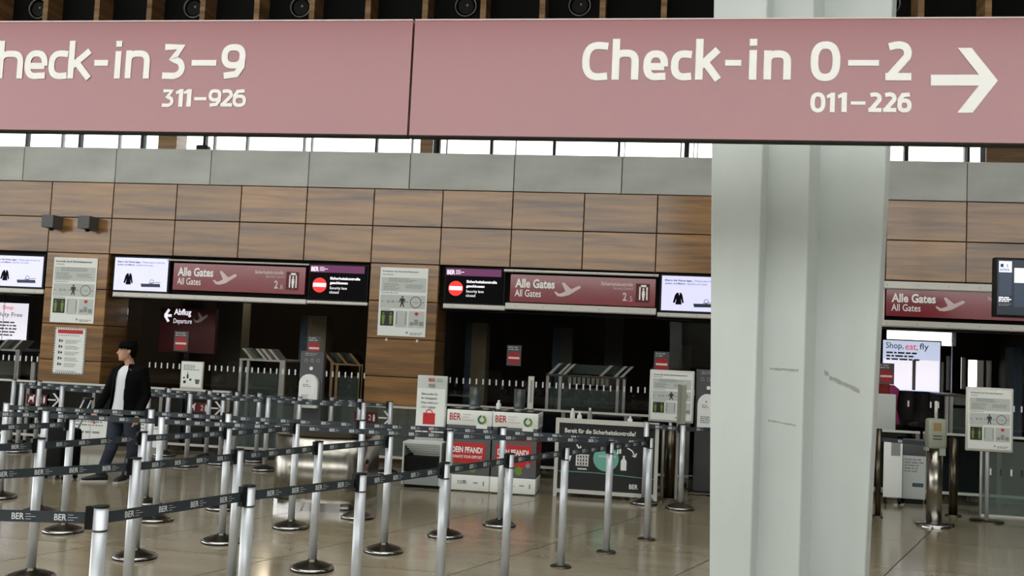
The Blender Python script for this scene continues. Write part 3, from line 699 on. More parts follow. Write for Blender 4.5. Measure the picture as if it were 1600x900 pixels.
# ------------------------------------------------------------------ posters, lamps on the pillars
def poster_face(o, fr, x0, x1, z0, z1, heading, big):
    w, h = x1-x0, z1-z0
    X = lambda u: x0+u*w
    Z = lambda u: z0+u*h
    t = MB(); t.text(fr, heading, X(.05), X(big), Z(.925), Z(.955), 0.003, 0.02); t.build('heading', 'dark_print', o)
    for a, c, e, g in ((.03, .97, .645, .855), (.03, .97, .405, .60), (.36, .61, .13, .37), (.635, .97, .13, .37)): MB().quad(fr, X(a), X(c), Z(e), Z(g), 0.002).build('print_field', 'paper_box', o)
    t = MB(); rows_of_text(t, fr, X(.05), X(.28), Z(.90), 1, h*.012, h*.008); rows_of_text(t, fr, X(.18), X(.80), Z(.845), 3, h*.011, h*.010)
    rows_of_text(t, fr, X(.08), X(.45), Z(.765), 5, h*.010, h*.011); rows_of_text(t, fr, X(.55), X(.92), Z(.755), 3, h*.010, h*.011)
    rows_of_text(t, fr, X(.05), X(.42), Z(.632), 1, h*.012, 0); rows_of_text(t, fr, X(.05), X(.40), Z(.392), 1, h*.012, 0); rows_of_text(t, fr, X(.68), X(.95), Z(.055), 2, h*.011, h*.009); t.build('small_print', 'grey_print', o)
    m_ = MB(); m_.disc(fr, X(.49), Z(.572), w*.020, 0.004)
    m_.poly(fr, [(X(.49+u*.9), Z(v)) for u, v in ((-.05, .552), (.05, .552), (.075, .50), (.055, .485), (.038, .53), (.03, .485), (.05, .425), (.025, .425), (0, .475), (-.025, .425), (-.05, .425), (-.03, .485), (-.038, .53), (-.055, .485), (-.075, .50))], 0.004)
    for u in (.07, .385, .60, .93): m_.poly(fr, [(X(u-.012), Z(.49)), (X(u+.018), Z(.50)), (X(u-.012), Z(.51))], 0.004)
    m_.ring(fr, X(.77), Z(.50), w*.105, w*.118, 0.004); m_.text(fr, '1 sec', X(.715), X(.825), Z(.49), Z(.51), 0.004)
    for u in (.18, .21, .27, .30): m_.quad(fr, X(u), X(u+.012), Z(.485), Z(.515), 0.004)
    m_.build('pictogram', 'dark_print', o)
    MB().quad(fr, X(.05), X(.325), Z(.145), Z(.365), 0.003).build('photo_field', 'board_black', o)
    g = MB()
    for cx in (.11, .265):
        g.disc(fr, X(cx), Z(.325), w*.02, 0.005); g.poly(fr, [(X(cx-.035), Z(.30)), (X(cx-.02), Z(.165)), (X(cx+.02), Z(.165)), (X(cx+.035), Z(.30))], 0.005)
    g.build('scanner_picture', 'leaf_green', o)
    g = MB(); g.quad(fr, X(.38), X(.40), Z(.17), Z(.35), 0.004); g.quad(fr, X(.57), X(.59), Z(.17), Z(.35), 0.004); g.quad(fr, X(.67), X(.75), Z(.165), Z(.21), 0.004); g.quad(fr, X(.76), X(.84), Z(.17), Z(.25), 0.004); g.quad(fr, X(.86), X(.95), Z(.16), Z(.22), 0.004); g.disc(fr, X(.62), Z(.055), w*.022, 0.004); g.build('picture', 'grey_print', o)
    MB().poly(fr, [(X(.75), Z(.335)), (X(.80), Z(.30)), (X(.85), Z(.335)), (X(.80), Z(.36))], 0.004).build('red_mark', 'prohibit_red', o)
def wall_poster(x0, x1, z0, z1, heading, big, label):
    o = thing('wall_poster', label, 'poster', ((x0+x1)/2, D-0.006, z0))
    MB().box(x0, x1, D-0.012, D, z0, z1).build('sheet', 'paper', o)
    poster_face(o, Fr((0, D-0.012, 0)), x0, x1, z0, z1, heading, big); return o
wall_poster(-4.012, -3.29, 1.888, 2.896, 'Screening by Security Scanners', .80, 'white scanner poster on the wooden pillar between the lanes 2.6 and 2.5')
wall_poster(-9.253, -8.523, 1.868, 2.877, 'Kontrolle durch Sicherheitsscanner', .88, 'white scanner poster above the poster with striped edge')
o = thing('striped_poster', 'white notice with red and black striped edge below the scanner poster', 'poster', (-8.89, D-0.005, 1.078))
MB().box(-9.148, -8.629, D-0.01, D, 1.078, 1.793).build('sheet', 'paper', o)
f = Fr((0, D-0.01, 0)); st = MB()
for i in range(14):
    x = -9.148+0.519*i/14
    for z in (1.082, 1.773): st.poly(f, [(x, z), (x+.02, z), (x+.028, z+.016), (x+.008, z+.016)], 0.002)
for i in range(19):
    z = 1.085+0.70*i/19
    for x in (-9.146, -8.647): st.poly(f, [(x, z), (x+.016, z+.008), (x+.016, z+.027), (x, z+.019)], 0.002)
st.build('striped_edge', 'dark_print', o)
MB().quad(f, -9.10, -8.68, 1.70, 1.76, 0.002).build('red_banner', 'prohibit_red', o)
t = MB(); rows_of_text(t, f, -9.09, -8.69, 1.675, 1, .01, .01)
for i in range(5): rows_of_text(t, f, -8.96, -8.70, 1.60-i*.09, 3, .009, .012)
rows_of_text(t, f, -9.09, -8.69, 1.13, 2, .008, .008); t.build('small_print', 'grey_print', o)
t = MB()
for i in range(5):
    z = 1.565-i*.09; t.quad(f, -9.07, -9.045, z, z+.045, 0.003); t.disc(f, -9.02, z+.02, .017, 0.003)
t.build('pictogram', 'screen_ink', o)
for x, lab in ((-9.245, 'grey cube wall lamp farther from the tray screen beside 2.6 sign'), (-8.645, 'grey cube wall lamp nearer to the tray screen beside 2.6 sign')):
    o = thing('wall_lamp', lab, 'wall lamp', (x, D-0.1, 3.3), 'grey cube lamps on the wooden pillar')
    b = MB(); b.add([(x-.105, D-.26, 3.315), (x+.085, D-.26, 3.315), (x+.085, D, 3.315), (x-.105, D, 3.315), (x-.105, D-.26, 3.505), (x+.085, D-.26, 3.505), (x+.085, D, 3.505), (x-.105, D, 3.505)], [(0,3,2,1),(4,5,6,7),(0,1,5,4),(1,2,6,5),(2,3,7,6),(3,0,4,7)]); b.build('housing', 'box_grey', o)
    MB().sphere((x-.005, D-.15, 3.31), .04, 12).build('lens', 'black_plastic', o)
# two small white studs under the poster
for px_ in ((-3.868, 1.826), (-3.405, 1.827)):
    o = thing('wall_stud', 'small white stud on the wooden pillar below the scanner poster', 'stud', (px_[0], D, px_[1]), 'studs below the poster')
    MB().cyl((0, 0, 0), (0, -0.02, 0), 0.018, 0.014, 12).build('head', 'white_print', o, True); MB().cyl((0, 0, 0), (0, -0.004, 0), 0.026, 0.026, 12).build('rosette', 'rail_grey', o, True)

# ------------------------------------------------------------------ glass fronts of the lanes
GY = D+0.56
def glass_front(x0, x1, z0, z1, dashes, label, zd=1.265):
    o = thing('glass_screen', label, 'glass screen', ((x0+x1)/2, GY, z0), 'glass screens of the security lanes')
    n = max(1, round((x1-x0)/1.04)); w = (x1-x0)/n
    for i in range(n): MB().box(x0+i*w+0.004, x0+(i+1)*w-0.004, GY, GY+0.012, z0, z1).build('pane', 'glass', o)
    fr = Fr((0, GY, 0)); first = None
    for a, c in dashes:
        x = a
        while x <= c:
            if first is None:
                first = MB().quad(Fr((0, 0, 0)), -0.011, 0.011, -0.042, 0.042, 0.0).build('dash_mark', 'white_print', o, True); k = first
            else: k = first.copy(); COL.objects.link(k); k.parent = o
            k.location = (x-(x0+x1)/2, -0.003, zd-z0); x += 0.1005
    return o
glass_front(-8.30, -4.20, 0.0, 2.298, [(-7.86, -4.25)], 'tall glass screen with white dashes behind the walking man')
glass_front(-3.10, 1.02, 0.0, 2.298, [(-3.0, 0.95)], 'tall glass screen with white dashes behind the deposit boxes')
glass_front(2.15, 6.20, 0.0, 2.31, [(3.2, 3.45), (3.6, 3.65), (3.9, 4.05), (4.9, 6.1)], 'tall glass screen with white dashes below the half hidden gates sign')
glass_front(-13.5, -9.45, 0.0, 2.29, [(-10.7, -9.75)], 'tall glass screen with white dashes before the Duty Free advertisement')

def no_entry(x0, x1, z0, z1, label):
    y = GY-0.006; f = Fr((0, y-0.006, 0)); w, h = x1-x0, z1-z0
    o = thing('no_entry_sign', label, 'sign', ((x0+x1)/2, y, z0), 'no entry notices on the glass')
    MB().box(x0, x1, y-0.006, y, z0, z1).build('plate', 'box_grey', o)
    MB().disc(f, (x0+x1)/2, z0+h*0.38, w*0.45).build('red_disc', 'prohibit_red', o)
    MB().quad(f, x0+w*0.12, x1-w*0.12, z0+h*0.33, z0+h*0.43, 0.004).build('white_bar', 'white_print', o)
    t = MB(); rows_of_text(t, f, x0+w*0.1, x1-w*0.1, z1-h*0.07, 2, h*0.06, h*0.05); t.build('small_print', 'paper_box', o)
def rect(a, c): return min(a[0], c[0]), max(a[0], c[0]), min(a[1], c[1]), max(a[1], c[1])
no_entry(*rect((-7.472, 1.819), (-7.234, 1.507)), 'no entry notice on glass in front of the dim Abflug panel')
no_entry(*rect((-5.273, 1.833), (-5.059, 1.537)), 'no entry notice on glass above the hand sanitizer totem')
no_entry(*rect((-2.154, 1.834), (-1.936, 1.529)), 'no entry notice on glass above the bottle deposit boxes')
no_entry(*rect((0.031, 1.838), (0.250, 1.540)), 'no entry notice on glass behind the poster stand near the column')
no_entry(*rect((3.183, 1.819), (3.398, 1.522)), 'no entry notice on glass before the Shop, eat, fly screen')

# ------------------------------------------------------------------ inside the lanes
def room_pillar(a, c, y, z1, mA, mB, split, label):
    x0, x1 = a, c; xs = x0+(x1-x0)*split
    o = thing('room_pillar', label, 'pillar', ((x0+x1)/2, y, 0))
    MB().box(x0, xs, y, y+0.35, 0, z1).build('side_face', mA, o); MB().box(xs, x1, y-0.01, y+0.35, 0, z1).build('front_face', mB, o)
    MB().box(x0-0.02, x1+0.02, y-0.03, y+0.37, 0, 0.10).build('plinth', 'dark_steel', o)
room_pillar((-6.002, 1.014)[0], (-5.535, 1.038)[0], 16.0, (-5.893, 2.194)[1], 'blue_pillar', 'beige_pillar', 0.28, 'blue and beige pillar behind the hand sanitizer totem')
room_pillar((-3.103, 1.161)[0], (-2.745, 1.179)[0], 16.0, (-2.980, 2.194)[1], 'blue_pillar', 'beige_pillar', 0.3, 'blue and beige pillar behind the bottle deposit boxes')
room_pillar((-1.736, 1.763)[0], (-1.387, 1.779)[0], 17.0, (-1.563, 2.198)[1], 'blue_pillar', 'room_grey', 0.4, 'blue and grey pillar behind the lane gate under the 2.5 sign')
room_pillar((-0.866, 1.809)[0], (-0.537, 1.824)[0], 18.0, 2.9, 'room_grey', 'room_grey', 0.5, 'dim grey pillar reaching the ceiling under the 2.5 sign')
room_pillar((-8.031, 1.475)[0], (-7.496, 1.500)[0], 17.0, 2.9, 'room_grey', 'room_grey', 0.5, 'dim grey pillar reaching the ceiling beside the Abflug panel')
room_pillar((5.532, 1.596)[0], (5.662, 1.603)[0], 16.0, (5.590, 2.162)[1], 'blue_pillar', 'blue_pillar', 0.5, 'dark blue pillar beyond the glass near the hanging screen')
room_pillar((0.492, 1.754)[0], (0.730, 1.765)[0], 18.6, 2.0, 'room_grey', 'room_grey', 0.5, 'short grey pillar deep in the lane beside the grey column')
# Abflug panel
x0, x1, z0, z1 = rect((-8.256, 2.214), (-7.261, 1.469)); f = Fr((0, 15.4, 0)); w = x1-x0; h = z1-z0
o = thing('departure_panel', 'dim red panel reading Abflug Departure inside the lane', 'sign', ((x0+x1)/2, 15.45, 0))
MB().box(x0, x1, 15.4, 15.48, z0, z1).build('panel', 'dark_red', o)
MB().box((x0+x1)/2-0.05, (x0+x1)/2+0.05, 15.42, 15.47, 0, z0).build('stand', 'black_plastic', o)
t = MB(); t.text(f, 'Abflug', x0+w*.24, x0+w*.55, z0+h*.80, z0+h*.98, 0.003, 0.03); t.text(f, 'Departure', x0+w*.24, x0+w*.57, z0+h*.62, z0+h*.76, 0.003); t.build('lettering', 'screen_white', o)
a = MB(); a.stroke(f, [(x0+w*.08, z0+h*.82), (x0+w*.20, z0+h*.82)], h*.06); a.stroke(f, [(x0+w*.15, z0+h*.96), (x0+w*.08, z0+h*.82), (x0+w*.15, z0+h*.68)], h*.06); a.build('arrow', 'screen_white', o)
plane_icon(MB(), f, x0+w*.60, x0+w*.85, z0+h*.68, z0+h*.92).build('plane_pictogram', 'pink_print', o)
# ceiling strip lamp
lx, lz = (-6.792, 2.284)
o = thing('ceiling_lamp', 'small warm ceiling lamp inside the lane under the 2.6 sign', 'lamp', (lx, 17.0, 2.93))
MB().box(lx-0.16, lx+0.16, 16.95, 17.05, 2.915, 2.96).build('housing', 'black_plastic', o); MB().box(lx-0.14, lx+0.14, 16.96, 17.04, 2.90, 2.915).build('diffuser', 'lamp_warm', o)
lamp = bpy.data.lights.new('ceiling_lamp_light', 'POINT'); lamp.energy = 6; lamp.color = (1, .86, .62); lamp.shadow_soft_size = .08
ll = bpy.data.objects.new('ceiling_lamp_light', lamp); COL.objects.link(ll); ll.parent = o; ll.location = (0, 0, -.10)
# lane gates: steel frame, glass cheeks, slanted bars on top
def lane_gate(x0, x1, y, zt, label, bars, metal='rail_metal', glass='tinted_glass', louvre=True, mirror=False, body=True, depth=1.0):
    o = thing('lane_gate', label, 'gate', ((x0+x1)/2, y+depth/2, 0))
    w = x1-x0
    for x in (x0, x0+w*0.16, x1-w*0.12, x1-0.05):
        MB().box(x, x+0.045, y, y+0.06, 0.0, zt-0.03).build('post', metal, o)
    MB().box(x0, x1, y-0.01, y+depth, zt-0.03, zt).build('top_frame', metal if not louvre else 'dark_steel', o)
    MB().box(x0+0.02, x0+0.032, y+0.05, y+depth, 0.1, zt-0.03).build('glass_cheek', glass, o); MB().box(x1-0.032, x1-0.02, y+0.05, y+depth, 0.1, zt-0.03).build('glass_cheek', glass, o)
    MB().box(x0+0.06, x1-0.06, y+0.03, y+0.04, 0.1, zt-0.2).build('glass_front', glass, o)
    if body: MB().box(x0+w*0.25, x1-w*0.22, y+0.12, y+depth-0.05, 0.0, zt-0.22).build('cabinet', 'black_plastic', o)
    if louvre:
        n = 9
        for i in range(n):
            xa = x0+w*0.28+i*w*0.058; MB().box(xa, xa+w*0.040, y+0.0, y+0.02, zt-0.15, zt-0.035).build('louvre_slat', 'fixture_green', o)
    for u in bars:
        xa = x0+u*w; s_ = 0.16*(-1 if mirror else 1)
        b = MB(); fr = Fr((0, y, 0)); pts = [(xa, zt), (xa+0.05, zt), (xa+0.05+s_, zt+0.17), (xa+s_, zt+0.17)]
        b.prism(pts, -0.35, -0.02, fr); b.build('slanted_bar', metal, o)
    if len(bars) > 1: 
        xa, xb = x0+bars[0]*w, x0+bars[-1]*w; s_ = 0.16*(-1 if mirror else 1)
        MB().prism([(xa+0.05, zt+0.02), (xb, zt+0.02), (xb+s_, zt+0.165), (xa+0.05+s_, zt+0.165)], -0.2, -0.19, Fr((0, y, 0))).build('slanted_glass', glass, o)
    return o
lane_gate((-1.631, 1.256)[0], (-0.386, 1.319)[0], 15.2, (-1.165, 1.419)[1], 'steel and glass lane gate with pale slats under the 2.5 sign', (0.02, 0.14, 0.20, 0.66, 0.84, 0.92))
lane_gate((-6.711, 1.000)[0], (-5.920, 1.040)[0], 15.2, (-6.429, 1.423)[1], 'steel and glass lane gate with slanted bars left of the sanitizer totem', (0.22, 0.52, 0.64, 0.80), louvre=False, mirror=True)
lane_gate((-5.219, 1.070)[0], (-4.666, 1.098)[0], 15.4, (-4.967, 1.417)[1], 'brass framed lane gate with three slanted bars by the wooden pillar', (0.0, 0.42, 0.80), metal='brass', louvre=False, mirror=True, body=False)
lane_gate((4.317, 1.178)[0], (4.701, 1.199)[0], 15.2, (4.520, 1.406)[1], 'steel and glass lane gate behind the poster stand near the hanging screen', (), body=True)
lane_gate((-11.640, 0.741)[0], (-10.939, 0.887)[0], 15.6, (-11.080, 1.372)[1], 'lane gate with slanted reader below the Duty Free advertisement', (0.35, 0.75), louvre=False)
x, z = (-9.866, 0.857)
o = thing('gate_post', 'pale upright post inside the glass beside the striped poster pillar', 'post', (x, 14.7, 0)); MB().box(x-0.07, x+0.07, 14.65, 14.8, 0, 1.35).build('body', 'room_grey', o); MB().box(x-0.19, x-0.12, 14.65, 14.7, 0.3, 1.2).build('reader', 'rail_metal', o); MB().box(x-0.13, x-0.06, 14.66, 14.69, 0.7, 0.8).build('arm', 'rail_grey', o)
# Duty Free advertisement
x0, x1, z0, z1 = rect((-12.809, 2.218), (-11.676, 1.512)); y = 16.8; f = Fr((0, y, 0)); w, h = x1-x0, z1-z0
o = thing('advertisement_screen', 'bright white screen reading Shop Duty Free inside the lane', 'screen', ((x0+x1)/2, y+0.1, 0))
MB().box(x0-0.05, x1+0.05, y+0.004, y+0.1, z0-0.05, z1+0.04).build('housing', 'black_plastic', o); MB().box(x0, x1, y, y+0.004, z0, z1).build('display', 'screen_white', o); MB().box(x0+w*.4, x0+w*.6, y+0.02, y+0.1, 0, z0-0.05).build('stand', 'black_plastic', o)
t = MB(); t.text(f, 'Shop', x0+w*.53, x0+w*.73, z0+h*.80, z0+h*.93, 0.003, 0.01); t.build('lettering', 'screen_rose', o)
t = MB(); t.text(f, 'Duty Free', x0+w*.44, x0+w*.90, z0+h*.60, z0+h*.75, 0.003, 0.005); t.build('lettering', 'screen_ink', o)
t = MB(); rows_of_text(t, f, x0+w*.48, x0+w*.85, z0+h*.50, 5, h*.04, h*.045); t.build('small_print', 'grey_print', o)
# Shop, eat, fly
x0, x1, z0, z1 = rect((3.642, 2.199), (4.510, 1.408)); y = 16.2; f = Fr((0, y, 0)); w, h = x1-x0, z1-z0
o = thing('advertisement_screen', 'pale screen reading Shop, eat, fly beyond the glass', 'screen', ((x0+x1)/2, y+0.1, 0))
MB().box(x0-0.02, x1+0.02, y+0.004, y+0.1, z0-0.02, z1+0.02).build('housing', 'black_plastic', o); MB().box(x0, x1, y, y+0.004, z0, z1).build('display', 'screen_sky', o); MB().box(x0+w*.4, x0+w*.6, y+0.02, y+0.1, 0, z0-0.02).build('stand', 'black_plastic', o)
MB().quad(f, x0+w*.02, x1-w*.02, z0+h*.02, z0+h*.62, 0.001).build('picture_field', 'screen_white', o)
t = MB(); t.text(f, 'Shop,', x0+w*.05, x0+w*.36, z0+h*.80, z0+h*.96, 0.003, 0.005); t.text(f, 'fly', x0+w*.64, x0+w*.80, z0+h*.80, z0+h*.96, 0.003, 0.005); t.build('lettering', 'screen_ink', o)
t = MB(); t.text(f, 'eat,', x0+w*.39, x0+w*.61, z0+h*.80, z0+h*.93, 0.003, 0.005); t.build('lettering', 'screen_rose', o)
t = MB(); rows_of_text(t, f, x0+w*.06, x0+w*.72, z0+h*.77, 3, h*.035, h*.03); t.quad(f, x0+w*.52, x0+w*.58, z0+h*.02, z0+h*.62, 0.003); t.build('small_print', 'grey_print', o)
# garment stand and grey cabinet behind the column
x, z = (3.596, 1.514)
o = thing('garment_stand', 'pink garments hanging on a stand beyond the glass by the column', 'garments', (x, 15.4, 0))
MB().cyl((x, 15.4, 0), (x, 15.4, 1.5), 0.02, n=8).build('pole', 'dark_steel', o); MB().lathe([(0.2, 0), (0.2, 0.02), (0.02, 0.04)], (x, 15.4, 0), 16).build('base', 'dark_steel', o)
g = MB(); g.loft([[(x+r*math.cos(2*math.pi*k/12)*1.1, 15.38+0.6*r*math.sin(2*math.pi*k/12), zz) for k in range(12)] for zz, r in ((1.50, .03), (1.44, .10), (1.30, .08), (1.15, .07), (1.02, .10), (0.92, .12))]); g.build('garment', 'pink_cloth', o)
g = MB(); g.loft([[(x-0.12+r*math.cos(2*math.pi*k/12), 15.36+0.6*r*math.sin(2*math.pi*k/12), zz) for k in range(12)] for zz, r in ((1.54, .03), (1.50, .09), (1.40, .10), (1.32, .09))]); g.build('garment', 'bright_red', o)
x0, x1, z0, z1 = rect((3.069, 1.389), (3.384, 0.726))
o = thing('grey_cabinet', 'pale grey upright cabinet beside the garment stand', 'cabinet', ((x0+x1)/2, 14.35, 0)); MB().rbox(x0, x1, 14.21, 14.36, 0.02, z1, 0.01).build('body', 'paper_box', o); MB().box(x0+0.02, x1-0.02, 14.22, 14.35, 0, 0.03).build('plinth', 'dark_steel', o); MB().box(x0+0.03, x1-0.03, 14.203, 14.21, z0, z0+0.012).build('door_gap', 'joint_dark', o)
for i, px_ in enumerate(((3.903, 1.135)[0], (4.135, 1.148)[0])):
    o = thing('bar_stool', 'dark high-backed stool beyond the glass near Shop, eat, fly screen', 'stool', (px_, 15.6, 0), 'dark stools beyond the glass')
    MB().rbox(px_-0.085, px_+0.085, 15.6, 15.66, 0.95, 1.42, 0.03).build('backrest', 'black_plastic', o); MB().rbox(px_-0.085, px_+0.085, 15.3, 15.62, 0.88, 0.95, 0.02).build('cushion', 'black_plastic', o); MB().cyl((px_, 15.5, 0), (px_, 15.5, 0.88), 0.03, n=10).build('stem', 'dark_steel', o)

# ------------------------------------------------------------------ low barriers in front of the lanes
def low_barrier(x0, x1, y, panel, label, n, zt=0.965):
    o = thing('low_barrier', label, 'barrier', ((x0+x1)/2, y, 0), 'low barriers before the lanes')
    w = (x1-x0)/n
    MB().box(x0, x1, y-0.03, y+0.04, zt-0.028, zt).build('top_rail', 'rail_metal', o); MB().box(x0, x1, y-0.02, y+0.03, 0.13, 0.165).build('bottom_rail', 'rail_metal', o)
    MB().box(x0+0.02, x1-0.02, y-0.01, y+0.02, 0.0, 0.06).build('plinth', 'dark_steel', o)
    for i in range(n): MB().box(x0+i*w+0.03, x0+(i+1)*w-0.03, y, y+0.012, 0.165, zt-0.028).build('panel', panel, o)
    for i in range(n+1): MB().box(x0+i*w-0.025+0.025*(i == 0)-0.025*(i == n), x0+i*w+0.025+0.025*(i == 0)-0.025*(i == n), y-0.01, y+0.03, 0, zt-0.028).build('post', 'rail_grey', o)
    return o
low_barrier(-12.6, -6.12, 13.62, 'dark_glass', 'long low barrier with dark glass panels before the striped poster pillar', 6)
low_barrier(-6.08, -3.2, 13.66, 'tinted_glass', 'low barrier with see-through panels behind the hand sanitizer totem', 3, 0.88)
low_barrier(-2.95, 0.55, 13.62, 'dark_glass', 'low barrier with dark glass panels behind the bottle deposit boxes', 4, 0.955)
low_barrier(2.3, 3.55, 13.62, 'dark_glass', 'short low barrier with dark panel behind the card reader', 1, 0.93)
low_barrier(3.6, 5.5, 13.62, 'dark_glass', 'low barrier with dark panels under the hanging navy screen', 2, 0.93)
def lane_sign(x, y, z, label):
    o = thing('lane_sign', label, 'sign', (x, y, z), 'security lane signs on the low barriers'); f = Fr((x, y-0.012, z))
    MB().box(x-0.02, x+0.31, y-0.012, y, z-0.065, z+0.085).build('plate', 'dark_red', o)
    t = MB(); t.poly(f, [(.01, -.035), (.03, .03), (.03, .05), (.085, .05), (.10, .075), (.115, .07), (.10, .04), (.10, -.035), (.085, -.035), (.08, .0), (.035, .0), (.03, -.035)], 0.003); t.build('bag_pictogram', 'white_print', o)
    t = MB(); t.text(f, '2', .19, .235, -.03, .05, 0.003, 0.02); t.build('lettering', 'pink_print', o)
    MB().poly(f, [(.265, .06), (.28, .06), (.29, .01), (.282, -.045), (.263, -.045), (.255, .01)], 0.003).build('figure_pictogram', 'white_print', o)
    a = MB(); a.prism([(.34, .005), (.47, .005), (.47, .025), (.34, .025)], 0.002, 0.01, f); a.build('arrow_shaft', 'white_print', o)
    a = MB(); a.prism([(.41, .115), (.44, .115), (.535, .015), (.44, -.085), (.41, -.085), (.50, .015)], 0.002, 0.011, f); a.build('arrow_head', 'white_print', o)
lane_sign((-9.339, 0.677)[0], 13.6, (-9.339, 0.677)[1], 'dark red bag and figure sign with white arrow below the striped poster')
lane_sign((-6.747, 0.691)[0], 13.6, (-6.747, 0.691)[1], 'dark red bag and figure sign with white arrow below the bottle notice')
lane_sign((-4.200, 0.689)[0], 13.64, (-4.200, 0.689)[1], 'dark red bag and figure sign with white arrow beside the bag checker')
# notice panels low on the barrier
for (a, c, lab) in (((-8.532, 0.464), (-7.997, 0.105), 'pale grey notice panel low on the barrier behind the suitcase handle'), ((-7.616, 0.467), (-7.110, 0.082), 'pale grey notice panel low on the barrier beside the walking man')):
    x0, x1, z0, z1 = rect(a, c); o = thing('floor_notice', lab, 'notice', ((x0+x1)/2, 13.57, z0)); f = Fr((0, 13.555, 0))
    MB().box(x0, x1, 13.555, 13.575, z0, z1).build('sheet', 'paper', o); t = MB(); rows_of_text(t, f, x0+.03, x1-.03, z1-.05, 2, .02, .03); rows_of_text(t, f, x0+.03, x1-.1, z1-.2, 1, .03, .03); t.build('small_print', 'grey_print', o)
    MB().box((x0+x1)/2-.006, (x0+x1)/2+.006, 13.55, 13.555, z0, z1).build('edge_strip', 'rail_metal', o); MB().box(x0, x1, 13.56, 13.57, 0, z0).build('foot', 'rail_grey', o)
# bottle notice standing on the barrier
x0, x1, z0, z1 = rect((-6.918, 1.373), (-6.566, 0.974)); f = Fr((0, 13.61, 0)); w, h = x1-x0, z1-z0
z0 = 0.966; h = z1-z0
o = thing('bottle_notice', 'white framed notice with bottle pictures standing on the barrier rail', 'notice', ((x0+x1)/2, 13.625, z0))
MB().rbox(x0, x1, 13.611, 13.645, z0, z1, 0.01).build('frame', 'rail_metal', o); MB().box(x0+.02, x1-.02, 13.608, 13.612, z0+.03, z1-.02).build('sheet', 'paper', o)
f = Fr((0, 13.608, 0)); X = lambda u: x0+u*w
Z = lambda u: z0+u*h
t = MB(); rows_of_text(t, f, X(.12), X(.88), Z(.88), 4, h*.03, h*.025); t.build('small_print', 'grey_print', o)
MB().poly(f, [(X(u), Z(v)) for u, v in ((.29, .38), (.37, .38), (.37, .50), (.34, .56), (.34, .62), (.32, .62), (.32, .56), (.29, .50))]).build('bottle_picture', 'board_black', o)
t = MB(); t.disc(f, X(.46), Z(.34), w*.05); t.disc(f, X(.17), Z(.40), w*.04); t.quad(f, X(.15), X(.26), Z(.20), Z(.30)); t.build('pictogram', 'board_black', o)
MB().poly(f, [(X(u), Z(v)) for u, v in ((.66, .36), (.88, .36), (.84, .19), (.70, .19))]).build('basket_picture', 'box_grey', o)

# ------------------------------------------------------------------ free-standing furniture
def totem(x0, x1, y, z1, label):
    o = thing('sanitizer_totem', label, 'hand sanitizer', ((x0+x1)/2, y, 0), 'hand sanitizer totems'); w = x1-x0; f = Fr((0, y-0.05, 0))
    MB().rbox(x0, x1, y-0.05, y+0.05, 0.03, z1, 0.01).build('body', 'totem', o); MB().rbox(x0-0.06, x1+0.06, y-0.2, y+0.2, 0.0, 0.03, 0.012).build('foot', 'dark_steel', o)
    zt = z1-0.29; n = 10
    pts = [(x0+w*.08, zt-0.5), (x1-w*.14, zt-0.5)] + [(x0+w*.47+w*.39*math.cos(math.pi*k/n), zt-0.16+0.13*math.sin(math.pi*k/n)) for k in range(n+1)]
    MB().prism(pts, 0.0, 0.07, f).build('dispenser', 'paper', o)
    MB().prism([(x0+w*.62, zt-.30), (x0+w*.75, zt-.30), (x0+w*.75, zt-.12), (x0+w*.62, zt-.12)], 0.07, 0.075, f).build('sight_glass', 'white_print', o)
    t = MB(); f2 = Fr((0, y-0.121, 0)); t.disc(f2, x0+w*.42, zt-.13, .012); rows_of_text(t, f2, x0+w*.25, x0+w*.58, zt-.17, 2, .012, .012); rows_of_text(t, f2, x0+w*.2, x0+w*.6, zt-.32, 4, .012, .012); t.build('small_print', 'grey_print', o)
    MB().cyl((x0+w*.5, y-.05, zt+.05), (x0+w*.5, y-.075, zt+.05), .025, n=14).build('sensor', 'paper', o)
    t = MB(); rows_of_text(t, f, x0+w*.2, x1-w*.15, z1-.025, 2, .014, .01); t.build('small_print', 'grey_print', o)
    t = MB()
    for u in (.25, .5, .76): t.ring(f, x0+w*u, z1-.13, .018, .026, n=12); t.disc(f, x0+w*u, z1-.11, .012, n=10)
    t.build('pictogram', 'grey_print', o)
totem((-4.905, 1.144)[0], (-4.557, 1.161)[0], 13.2, (-4.736, 1.613)[1], 'dark grey hand sanitizer totem under the violet-banner screen')
totem((0.588, 1.424)[0], (0.907, 1.440)[0], 13.1, (0.644, 1.621)[1], 'dark grey hand sanitizer totem half hidden by the grey column')
def poster_stand(x0, x1, z0, z1, y, heading, big, label):
    o = thing('poster_stand', label, 'poster stand', ((x0+x1)/2, y, 0), 'framed scanner posters on stands')
    MB().rbox(x0, x1, y, y+0.03, z0, z1, 0.012).build('frame', 'rail_metal', o); MB().box(x0+.025, x1-.025, y-.003, y+.001, z0+.03, z1-.025).build('sheet', 'paper', o)
    poster_face(o, Fr((0, y-0.003, 0)), x0+.025, x1-.025, z0+.03, z1-.025, heading, big)
    xc = (x0+x1)/2
    MB().cyl((xc, y+.06, 0.02), (xc, y+.06, z1-.1), .022, n=12).build('pole', 'silver', o); MB().box(xc-.05, xc+.05, y+.03, y+.06, z0+.1, z1-.15).build('bracket', 'dark_steel', o)
    MB().lathe([(.19, 0), (.19, .012), (.03, .02)], (xc, y+.06, 0), 24).build('base', 'dark_steel', o)
x0, x1, z0, z1 = rect((-0.018, 1.590), (0.563, 0.908)); poster_stand(x0, x1, z0, z1, 12.98, 'Kontrolle durch Sicherheitsscanner', .88, 'framed scanner poster on a stand behind the black board')
